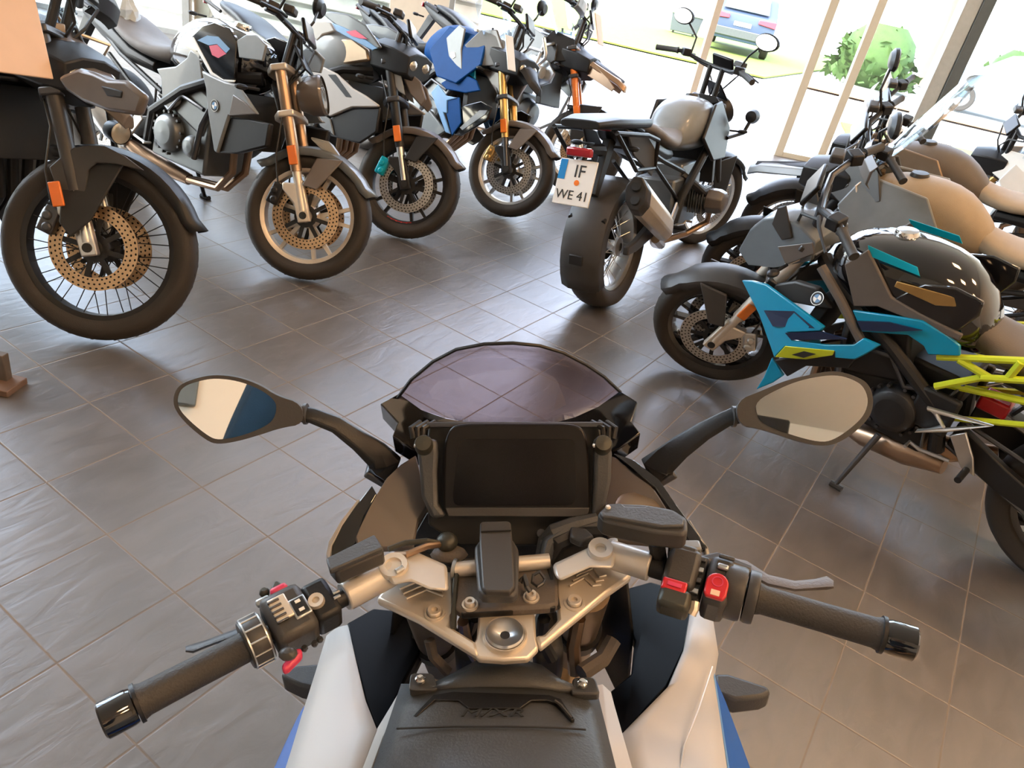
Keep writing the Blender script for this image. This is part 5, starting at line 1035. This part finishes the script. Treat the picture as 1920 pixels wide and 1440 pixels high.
# dark well between display and bars
patch('cockpit_tray', [(772, 1010, .93), (800, 960, .95), (1130, 960, .95), (1150, 1010, .93), (1100, 1050, .92), (850, 1060, .92)], 'ink', .01)
for x, y in ((1015, 1000), (1031, 992), (1045, 1002)): MB().cyl(F(x, y, .965), F(x, y, .94), .006, n=10).build('connector', 'dark_metal', bf)
kn = MB().ball(F(838, 1016, .985), (.014, .014, .011), 14).build('cable_knob', 'frame_olive', bf); MB().ball(F(842, 1040, .97), (.024, .014, .010), 12).build('cable_boot', 'seat_brown', kn)
for k, pts in enumerate((((1130, 985, .99), (1090, 985, .99), (1060, 1000, .985), (1030, 1020, .98), (1018, 1060, .965)), ((1128, 1000, .985), (1080, 1000, .985), (1045, 1018, .98), (1028, 1050, .96)), ((1120, 975, .995), (1075, 988, .99), (1040, 1000, .985), (1022, 1015, .97), (1012, 1060, .955)))):
    MB().tube([F(*p) for p in pts], [.010, .013, .013, .010, .008][:len(pts)], 10).build('wiring_sleeve', 'cover_grey' if k != 1 else 'matt_black', bf)
MB().prism([F(1070, 985, 1.0), F(1100, 990, 1.0), F(1115, 1005, 1.0), F(1090, 1015, 1.0), F(1068, 1005, 1.0)], (0, 0, -.012)).build('connector', 'satin_grey', bf, bevel=.003)
MB().tube([F(1027, 1050, .97), F(1035, 1090, .965), F(1046, 1140, .96)], .0035, 6).build('cable', 'ink', bf); MB().tube([F(856, 1075, .975), F(853, 1110, .97), F(850, 1180, .955)], .0035, 6).build('cable', 'frame_olive', bf)
# --- fork legs and what shows through the triple clamp
for sx_ in (-1, 1):
    a = F(795, 1128, .935) if sx_ < 0 else F(1104, 1108, .935); d = Vector((0, .43, -.903))
    fo = MB().tube([a, a + d * .30], .027, 20).build('fork_leg', 'engine_bronze' if sx_ > 0 else 'seat_brown', bf)
    MB().tube([a + d * .16, a + d * .19], .033, 20).build('fork_ring', 'matt_black', fo); MB().tube([a + d * .30, a + d * .70], .022, 16).build('stanchion', 'gold', fo)
    MB().box(a + d * .70 + Vector((0, -.01, 0)), (.03, .07, .08)).build('axle_clamp', 'matt_black', fo, bevel=.008)
    MB().box(a + d * .60 + Vector((-sx_ * .02, -.10, 0)), (.05, .06, .10)).build('brake_caliper', 'ink', fo, bevel=.008)
for pts, r_, m_ in (([(868, 1165, .93), (872, 1190, .90), (880, 1215, .88), (896, 1240, .86)], .007, 'header'), ([(890, 1160, .93), (884, 1180, .9), (860, 1215, .86)], .006, 'ink'), ([(1020, 1160, .93), (1016, 1200, .89), (1035, 1235, .86)], .008, 'ink'),
                    ([(1090, 1262, .84), (1130, 1235, .84), (1150, 1200, .85)], .011, 'seat_brown'), ([(1085, 1160, .9), (1075, 1210, .86), (1078, 1262, .82)], .009, 'header'), ([(805, 1200, .88), (812, 1230, .86), (840, 1260, .84)], .007, 'seat_brown')):
    MB().tube([F(*p) for p in pts], r_, 8).build('hose', m_, bf)
patch('steering_stop', [(862, 1130, .90), (905, 1140, .90), (900, 1235, .87), (850, 1225, .87)], 'ink', .06, bevel=.01); patch('steering_stop', [(1000, 1140, .90), (1046, 1130, .90), (1060, 1225, .87), (1000, 1235, .87)], 'ink', .06, bevel=.01)
# --- tank cover and tank
def wrap(y0, y1, xl0, xr0, xl1, xr1, z0, z1, n=12, drop=.03, rowsn=8, pw=2.6):
    rows_ = []
    for i in range(rowsn + 1):
        v = i / rowsn; py = lerp(y0, y1, v); rr_ = []
        for k in range(n + 1):
            u = k / n * 2 - 1; px_ = lerp(lerp(xl0, xr0, k / n), lerp(xl1, xr1, k / n), v); rr_.append(F(px_, py, lerp(z0, z1, v) - drop * abs(u) ** pw))
        rows_.append(rr_)
    return rows_
tkc = MB().grid(wrap(1282, 1620, 752, 1116, 640, 1200, .905, .985)).build('tank_cover', 'cover_grey', bf, ang=60, solid=.01)
hump = [[F(x, y, z) for x, y, z in row_] for row_ in (
    [(858, 1257, .890), (893, 1238, .892), (920, 1235, .893), (950, 1234, .894), (985, 1238, .892), (1015, 1246, .891), (1036, 1262, .890)],
    [(838, 1268, .897), (885, 1256, .906), (918, 1253, .91), (950, 1252, .911), (985, 1254, .909), (1022, 1262, .905), (1050, 1272, .896)],
    [(790, 1290, .90), (850, 1286, .906), (900, 1286, .908), (950, 1286, .909), (1000, 1287, .908), (1050, 1290, .906), (1096, 1292, .90)])]
MB().grid(hump).build('cover_hump', 'cover_grey', tkc, ang=60, solid=.008)
for x, y in ((788, 1274), (1092, 1281)):
    rslab('bolt_ear', [(x - 22, y + 20), (x - 18, y - 12), (x + 24, y - 12), (x + 34, y + 20)], .902, .012, 'cover_grey', tkc, bevel=.002)
    bt_ = MB().lathe([(0, .003), (.004, .0035), (.0058, .002), (.0065, -.001)], F(x, y, .905), (0, 0, 1), 18).build('bolt', 'chrome', tkc)
rg = [(774, 1342), (812, 1302), (850, 1298), (1030, 1302), (1052, 1310), (1078, 1348), (1072, 1350), (1044, 1318), (1026, 1313), (996, 1313), (975, 1328), (878, 1328), (860, 1313), (815, 1312), (780, 1344)]
slab('raised_ridge', [(x, y, .9075 + (y - 1282) / 338 * .08 - .03 * abs((x - 945) / 200) ** 2.6 + .002) for x, y in rg], 0, .006, 'matt_black', tkc, bevel=.001)
MB().tube([F(1040, 1313, .918), F(1052, 1322, .916), F(1072, 1346, .914)], .0018, 6).build('ridge_highlight_edge', 'satin_grey', tkc)
zs = .9075 + (1337 - 1282) / 338 * .08
MB().tube([F(744, 1366, .913), F(850, 1362, .926), F(950, 1362, .928), F(1040, 1364, .924), F(1098, 1368, .913)], .0012, 6).build('cover_seam', 'ink', tkc)
# raised small emblem letters as on the cover
cu = bpy.data.curves.new('lettering', 'FONT'); cu.body = 'M/XR'; cu.size = .018; cu.extrude = .0006; cu.align_x = 'CENTER'; cu.align_y = 'CENTER'; cu.shear = .25; cu.space_character = 1.1
to_ = bpy.data.objects.new('lettering', cu); COL.objects.link(to_); 
cen = F(922, 1337, zs + .0015); to_.matrix_world = basis(cen, (1, 0, 0), (F(922, 1337, zs) - F(922, 1300, .912)).cross(Vector((1, 0, 0))) * -1 if False else Vector((0, .14, 1)))
deps = bpy.context.evaluated_depsgraph_get(); me_ = bpy.data.meshes.new_from_object(to_.evaluated_get(deps)); mxl = to_.matrix_world.copy(); bpy.data.objects.remove(to_)
lo = bpy.data.objects.new('lettering', me_); COL.objects.link(lo); me_.materials.clear(); me_.materials.append(M['ink']); lo.parent = tkc; lo.matrix_local = mxl; lo.scale = (1.5, .8, 1)
# tank body under the cover, seat and rear (behind the lens, for other views)
MB().loft([[Vector((x, y, z)) for x, z in ((-w_, .66), (-w_ * 1.02, .80), (-w_ * .8, zt), (w_ * .8, zt), (w_ * 1.02, .80), (w_, .66))] for y, w_, zt in ((.40, .13, .865), (.25, .17, .90), (.05, .18, .915), (-.10, .14, .86))]).build('fuel_tank', 'white_paint', bf, bevel=.02)
MB().loft([[Vector((p.y, p.x, p.z)) for p in ring(y, hw, zt, zb, 18, 2.8)] for y, hw, zt, zb in ((-.06, .10, .87, .78), (-.2, .14, .84, .76), (-.4, .16, .84, .76), (-.55, .14, .90, .80), (-.85, .09, .96, .88))]).build('seat', 'matt_black', bf, ang=60)
# --- white flanks, gloss inner panels, blue lower fairing
for sd_, outer, inner, blk in (
    ('L', [(612, 1192, .80), (590, 1265, .80), (566, 1340, .81), (545, 1410, .82), (516, 1500, .83), (470, 1640, .85)],
          [(652, 1172, .82), (666, 1235, .83), (684, 1310, .84), (706, 1366, .85), (676, 1450, .87), (620, 1640, .90)],
          [(650, 1168, .815), (700, 1140, .80), (800, 1150, .78), (792, 1215, .78), (758, 1278, .80), (735, 1330, .82), (708, 1370, .835), (684, 1312, .825), (664, 1235, .815)]),
    ('R', [(1334, 1150, .80), (1344, 1215, .80), (1336, 1262, .80), (1348, 1340, .81), (1362, 1440, .82), (1385, 1640, .85)],
          [(1294, 1150, .82), (1284, 1215, .83), (1255, 1285, .84), (1166, 1376, .85), (1182, 1450, .87), (1230, 1640, .90)],
          [(1290, 1110, .815), (1296, 1160, .815), (1284, 1218, .82), (1252, 1286, .83), (1166, 1378, .838), (1144, 1296, .81), (1184, 1262, .79), (1190, 1200, .78), (1150, 1110, .78), (1220, 1090, .80)])):
    sg = -1 if sd_ == 'L' else 1
    rws = []
    for o_, i_ in zip(outer, inner):
        A_, B_ = F(*o_), F(*i_); rws.append([A_ + Vector((sg * .004, 0, -.05)), A_ + Vector((sg * .004, 0, -.012))] + [A_.lerp(B_, t) + Vector((0, 0, .005 * math.sin(math.pi * t))) for t in (0, .2, .4, .6, .8, 1)])
    MB().grid(rws).build('side_fairing', 'white_paint', bf, ang=50, solid=.006)
    MB().prism([F(*p) for p in blk], (0, 0, -.02)).build('inner_panel', 'panel_black', bf, bevel=.003)
    if sd_ == 'L': MB().grid([[F(*p) + Vector((0, 0, .002)) for p in r_] for r_ in ([(706, 1368, .851), (712, 1372, .85)], [(755, 1279, .865), (764, 1284, .865)])]) and None
    # strip of white between gloss panel and tank cover
    if sd_ == 'L': patch('tank_flank', [(706, 1367, .845), (733, 1322, .855), (757, 1280, .865), (772, 1286, .865), (720, 1380, .87), (640, 1600, .90), (610, 1600, .89)], 'white_paint', .01)
    else: patch('tank_flank', [(1114, 1282, .865), (1128, 1284, .865), (1146, 1296, .85), (1166, 1378, .845), (1240, 1620, .89), (1200, 1620, .90), (1140, 1400, .87)], 'white_paint', .01)
    if sd_ == 'L':
        bl_ = [(572, 1318, .70), (556, 1345, .70), (530, 1400, .70), (510, 1445, .70), (470, 1560, .70), (540, 1560, .74), (560, 1400, .74)]
        rest = [[Vector((sg * .27, .62, .72)), Vector((sg * .24, .30, .74)), Vector((sg * .20, .0, .72))], [Vector((sg * .25, .60, .5)), Vector((sg * .23, .30, .48)), Vector((sg * .19, .02, .5))], [Vector((sg * .17, .58, .28)), Vector((sg * .16, .30, .26)), Vector((sg * .14, .05, .30))]]
    else:
        bl_ = [(1336, 1256, .72), (1362, 1318, .70), (1390, 1390, .70), (1408, 1440, .70), (1450, 1560, .70), (1380, 1560, .74), (1345, 1330, .76)]
        rest = [[Vector((sg * .27, .66, .72)), Vector((sg * .25, .30, .74)), Vector((sg * .20, .0, .72))], [Vector((sg * .25, .64, .5)), Vector((sg * .23, .30, .48)), Vector((sg * .19, .02, .5))], [Vector((sg * .17, .60, .28)), Vector((sg * .16, .30, .26)), Vector((sg * .14, .05, .30))]]
    patch('lower_fairing', bl_, 'blue_paint', .06, bevel=.004)
    MB().grid(rest).build('belly_fairing', 'blue_paint', bf, ang=50, solid=.006)
MB().tube([F(1338, 1262, .79), F(1350, 1340, .80), F(1366, 1445, .81)], .0016, 6).build('fairing_seam', 'light_blue', bf)
MB().tube([F(1336, 1250, .818), F(1310, 1330, .835), F(1282, 1400, .845), F(1272, 1470, .852)], .0012, 6).build('fairing_crease', 'champagne', bf)
# turn signals
for pts in ([(528, 1258, .66), (556, 1247, .66), (606, 1243, .66), (596, 1292, .66), (560, 1284, .66), (527, 1268, .66)], [(1338, 1262, .66), (1365, 1262, .66), (1440, 1286, .66), (1447, 1298, .66), (1430, 1306, .66), (1380, 1312, .66), (1345, 1300, .66)]):
    patch('turn_signal', pts, 'cover_grey', .035, bevel=.008)
# --- mirrors
def mirror(outl, glass, pos, nrm_, gn=None):
    def chaik(q):
        for _ in range(2):
            o_ = []
            for i in range(len(q)):
                a, b = Vector(q[i]), Vector(q[(i + 1) % len(q)]); o_ += [tuple(a.lerp(b, .25)), tuple(a.lerp(b, .75))]
            q = o_
        return q
    outl = chaik(outl); glass = chaik(glass)
    n_ = Vector(nrm_).normalized(); P = [FP(x, y, pos, n_) for x, y in outl]; c = sum(P, Vector()) / len(P)
    back = -n_
    o = MB().loft([[p + n_ * .002 for p in P], [p + back * .010 for p in P], [c + (p - c) * .90 + back * .026 for p in P], [c + (p - c) * .6 + back * .038 for p in P]]).build('mirror', 'satin_grey', bf, bevel=.002, ang=50)
    G_ = [FP(x, y, Vector(pos) + n_ * .003, n_) for x, y in glass]
    MB().prism(G_, n_ * -.001).build('mirror_glass', 'mirror', o, ang=10)
    return o, P
Lp = FY(430, 770, .80); toc = (EYE - Lp).normalized()
ml, PL = mirror([(325, 742), (337, 720), (370, 708), (402, 702), (446, 706), (490, 722), (519, 742), (566, 756), (570, 795), (526, 802), (488, 815), (446, 827), (409, 833), (388, 826), (350, 795), (327, 766)],
       [(333, 742), (344, 724), (374, 714), (404, 709), (446, 714), (486, 729), (512, 747), (520, 764), (512, 790), (484, 806), (446, 819), (410, 825), (392, 819), (356, 790), (334, 765)], Lp, toc + Vector((-.16, 0, -.17)))
Rp = FY(1520, 765, .80); toc = (EYE - Rp).normalized()
mr, PR = mirror([(1379, 752), (1430, 732), (1475, 712), (1542, 698), (1570, 696), (1605, 706), (1628, 720), (1638, 748), (1632, 780), (1606, 808), (1575, 829), (1548, 837), (1500, 829), (1429, 804), (1385, 798)],
       [(1417, 752), (1462, 728), (1500, 713), (1546, 704), (1575, 704), (1600, 712), (1619, 724), (1629, 750), (1621, 778), (1598, 801), (1568, 822), (1544, 830), (1500, 821), (1432, 797), (1418, 776)], Rp, toc + Vector((.20, 0, .12)))
def stalk(pts, m_='matt_black'):
    rings_ = []
    for (x, y, yy, w_) in pts:
        c = FY(x, y, yy); rings_.append((c, w_))
    rr_ = []
    for i, (c, w_) in enumerate(rings_):
        a = rings_[max(0, i - 1)][0]; b = rings_[min(len(rings_) - 1, i + 1)][0]; d = (b - a).normalized(); up_ = (Vector((0, -.4, 1)) - d * Vector((0, -.4, 1)).dot(d)).normalized(); sd2 = d.cross(up_)
        rr_.append([c + sd2 * w_ * math.cos(t) + up_ * w_ * .55 * math.sin(t) for t in [2 * math.pi * k / 8 for k in range(8)]])
    return MB().loft(rr_).build('mirror_arm', m_, bf, ang=30, bevel=.002)
s1 = stalk([(560, 776, .83, .013), (585, 779, .83, .0125), (630, 796, .83, .0135), (672, 826, .83, .016), (706, 852, .83, .021), (722, 868, .83, .024), (716, 886, .83, .022)])
s2 = stalk([(1388, 776, .83, .014), (1362, 785, .83, .0125), (1320, 808, .83, .0145), (1276, 838, .83, .018), (1248, 862, .83, .021), (1232, 874, .83, .024), (1238, 888, .83, .021)])
for sx_, (x, y) in ((-1, (716, 890)), (1, (1236, 892))):
    MB().box(FY(x, y + 4, .84), (.05, .03, .012), Matrix.Rotation(R(sx_ * -38), 3, 'Y')).build('arm_foot', 'dark_metal', bf, bevel=.003)
for x, y in ((573, 776), (1375, 781)):
    MB().tube([FY(x - 3, y, .83), FY(x + 3, y, .83)], .0142, 14).build('arm_joint', 'satin_grey', bf)
# --- wheels, engine and rear end of the same bike (hidden below, there for other viewpoints)
YX = Matrix(((0, 1, 0, 0), (1, 0, 0, 0), (0, 0, 1, 0), (0, 0, 0, 1)))
XF = YX @ Matrix.Translation((0, 0, 0)) 
wheel(bf, XF, (.965, 0, .30), .30, .058, .222, 'y', 'matt_black', 'disc', (.068, -.068)); wheel(bf, XF, (-.56, 0, .315), .315, .09, .222, 'y', 'matt_black', 'disc', (-.07,), disc_r=.12)
fr_rows = []
for k in range(13):
    a = R(lerp(30, 150, k / 12)); rr_ = .325; fr_rows.append([Vector((yy, .965 + math.cos(a) * (rr_ - dd), .30 + math.sin(a) * (rr_ - dd))) for yy, dd in ((-.078, .06), (-.07, .015), (-.03, 0), (.03, 0), (.07, .015), (.078, .06))])
MB().grid(fr_rows).build('front_fender', 'white_paint', bf, ang=50, solid=.005)
for s_ in (-1, 1):
    MB().grid([[Vector((s_ * .155, .80, .925)), Vector((s_ * .125, .92, .925)), Vector((s_ * .05, 1.00, .90)), Vector((0, 1.02, .89))], [Vector((s_ * .17, .72, .80)), Vector((s_ * .14, .90, .80)), Vector((s_ * .06, 1.03, .80)), Vector((0, 1.06, .80))], [Vector((s_ * .17, .70, .66)), Vector((s_ * .12, .84, .68)), Vector((s_ * .05, .92, .72)), Vector((0, .94, .72))]]).build('nose_cowl', 'matt_black', bf, ang=50, solid=.005)
    MB().ball((s_ * .07, 1.00, .84), (.045, .03, .02), 12).build('headlight', 'screen', bf)
MB().box((0, .22, .44), (.30, .42, .34)).box((0, .34, .60), (.32, .24, .2)).build('engine', 'engine_grey', bf, bevel=.02)
for s_ in (-1, 1):
    MB().tube([(s_ * .06, .52, .86), (s_ * .15, .42, .74), (s_ * .16, .10, .62), (s_ * .14, -.02, .44)], .028, 10).build('frame', 'matt_black', bf)
    MB().tube([(s_ * .12, -.02, .42), (s_ * .13, -.30, .36), (s_ * .13, -.58, .315)], [.04, .035, .025], 10).build('swingarm', 'satin_grey', bf)
    MB().cyl((s_ * .14, -.02, .36), (s_ * .27, -.02, .36), .012).build('foot_peg', 'matt_black', bf)
MB().loft([[Vector((p.y, p.x, p.z)) for p in ring(y, hw, zt, zb, 12, 3)] for y, hw, zt, zb in ((-.30, .13, .80, .68), (-.6, .11, .88, .78), (-.92, .05, .96, .90))]).build('tail', 'white_paint', bf, bevel=.004)
MB().tube([(-.13, .05, .28), (-.29, .0, .29 * math.tan(R(11.04)) + .012)], .011, 8).build('side_stand', 'matt_black', bf)
MB().tube([(.04, .50, .52), (.05, .56, .38), (.05, .40, .20), (.10, .0, .18), (.17, -.3, .28)], .03, 10).tube([(.17, -.3, .28), (.19, -.36, .31), (.20, -.62, .40)], [.03, .055, .05], 14).build('exhaust', 'header', bf)
# foot of a display stand at the left edge
st = empty('display_stand', gp(-12, 722)); tag(st, 'brown foot of a stand on the floor at the left edge', 'stand')
MB().box((0, 0, .012), (.17, .10, .024)).build('base', 'brown_wood', st, bevel=.003); MB().box((-.01, .02, .07), (.11, .03, .10)).build('upright', 'seat_brown', st, bevel=.003)
# the person who stands astride the saddle, seen only in the mirrors
def person():
    r = empty('person', (.10, -.44, 0)); tag(r, 'person in dark blue jacket and jeans standing behind the saddle, seen in the left mirror', 'person')
    def skin(name, verts, edges, rad, m_, par, sub=2):
        me = bpy.data.meshes.new(name); me.from_pydata(verts, edges, []); o = bpy.data.objects.new(name, me); COL.objects.link(o); o.parent = par
        sk = o.modifiers.new('skin', 'SKIN'); sk.use_smooth_shade = True
        for v, q in zip(me.skin_vertices[0].data, rad): v.radius = q if isinstance(q, tuple) else (q, q)
        me.skin_vertices[0].data[0].use_root = True
        s_ = o.modifiers.new('sub', 'SUBSURF'); s_.levels = s_.render_levels = sub; me.materials.append(M[m_]); return o
    V = [(0, 0, .95), (0, 0, 1.12), (0, 0, 1.30), (0, .01, 1.42), (0, .02, 1.50), (0, .03, 1.56),
         (.10, 0, .90), (.24, .02, .50), (.38, 0, .10), (.39, .12, .04), (-.10, 0, .90), (-.24, .02, .50), (-.38, 0, .10), (-.39, .12, .04),
         (.17, .0, 1.40), (.25, .05, 1.20), (.03, .30, 1.50), (-.17, .0, 1.40), (-.23, .05, 1.20), (-.17, .30, 1.50)]
    E_ = [(0, 1), (1, 2), (2, 3), (3, 4), (4, 5), (0, 6), (6, 7), (7, 8), (8, 9), (0, 10), (10, 11), (11, 12), (12, 13), (3, 14), (14, 15), (15, 16), (3, 17), (17, 18), (18, 19)]
    body = skin('body', V, E_, [(.15, .11), (.15, .11), (.17, .12), (.12, .09), .055, .05, .09, .065, .045, .04, .09, .065, .045, .04, .065, .048, .032, .065, .048, .032], 'skin', r)
    skin('trousers', [(0, 0, .97), (.10, 0, .89), (.24, .02, .50), (.38, 0, .09), (-.10, 0, .89), (-.24, .02, .50), (-.38, 0, .09)], [(0, 1), (1, 2), (2, 3), (0, 4), (4, 5), (5, 6)], [(.17, .13), .105, .078, .07, .105, .078, .07], 'denim', r)
    skin('jacket', [(0, 0, .92), (0, 0, 1.12), (0, 0, 1.30), (0, .01, 1.42), (0, .02, 1.48), (.17, 0, 1.40), (.25, .05, 1.20), (.05, .275, 1.47), (-.17, 0, 1.40), (-.23, .05, 1.20), (-.175, .275, 1.47)],
         [(0, 1), (1, 2), (2, 3), (3, 4), (3, 5), (5, 6), (6, 7), (3, 8), (8, 9), (9, 10)], [(.185, .14), (.18, .135), (.20, .14), (.15, .11), .075, .085, .066, .048, .085, .066, .048], 'denim', r)
    for s_ in (-1, 1):
        MB().loft([[Vector((s_ * .385 + math.cos(t) * w_ * .9, .02 + y_, .0 + max(0, math.sin(t)) * h_)) for t in [2 * math.pi * k / 14 for k in range(14)]] for y_, w_, h_ in ((-.09, .03, .06), (-.06, .042, .09), (.02, .045, .09), (.12, .052, .06), (.17, .035, .03))]).build('shoe', 'matt_black', r, ang=60)
        # hands close round the edges of the phone
        hx = s_ * .10 - .07; base = Vector((hx, .31, 1.515)); P_ = [base, base + Vector((-s_ * .012, .03, .03))]
        hv = [tuple(base), tuple(base + Vector((-s_ * .01, .03, .04)))]; he = [(0, 1)]; hr = [.024, (.034, .018)]
        for k in range(4):
            b0 = base + Vector((s_ * (.012 - .018 * k) * .6 - s_ * .015, .045 + .004 * k, .05 + .014 * k)); i0 = len(hv)
            hv += [tuple(b0), tuple(b0 + Vector((-s_ * .028, .012, .012))), tuple(b0 + Vector((-s_ * .048, -.004, .016)))]; he += [(1, i0), (i0, i0 + 1), (i0 + 1, i0 + 2)]; hr += [.0095, .0085, .007]
        i0 = len(hv); hv += [tuple(base + Vector((-s_ * .026, .0, .03))), tuple(base + Vector((-s_ * .045, -.008, .055))), tuple(base + Vector((-s_ * .055, -.008, .075)))]; he += [(1, i0), (i0, i0 + 1), (i0 + 1, i0 + 2)]; hr += [.012, .010, .008]
        skin('hand', hv, he, hr, 'skin', r, 1)
    hd_ = MB().ball((0, .05, 1.665), (.078, .098, .118), 20); hd_.ball((0, .148, 1.655), (.014, .02, .022), 8); 
    for s_ in (-1, 1): hd_.ball((s_ * .078, .045, 1.66), (.012, .022, .032), 8)
    ho_ = hd_.build('head', 'skin', r, ang=70)
    for s_ in (-1, 1): MB().ball((s_ * .03, .134, 1.675), (.013, .008, .008), 10).build('eye', 'ink', ho_)
    MB().ball((0, .138, 1.605), (.024, .008, .006), 10).build('mouth', 'pink_red', ho_)
    MB().ball((0, .035, 1.70), (.086, .102, .10), 20).build('hair', 'hair', ho_)
    return r
person()
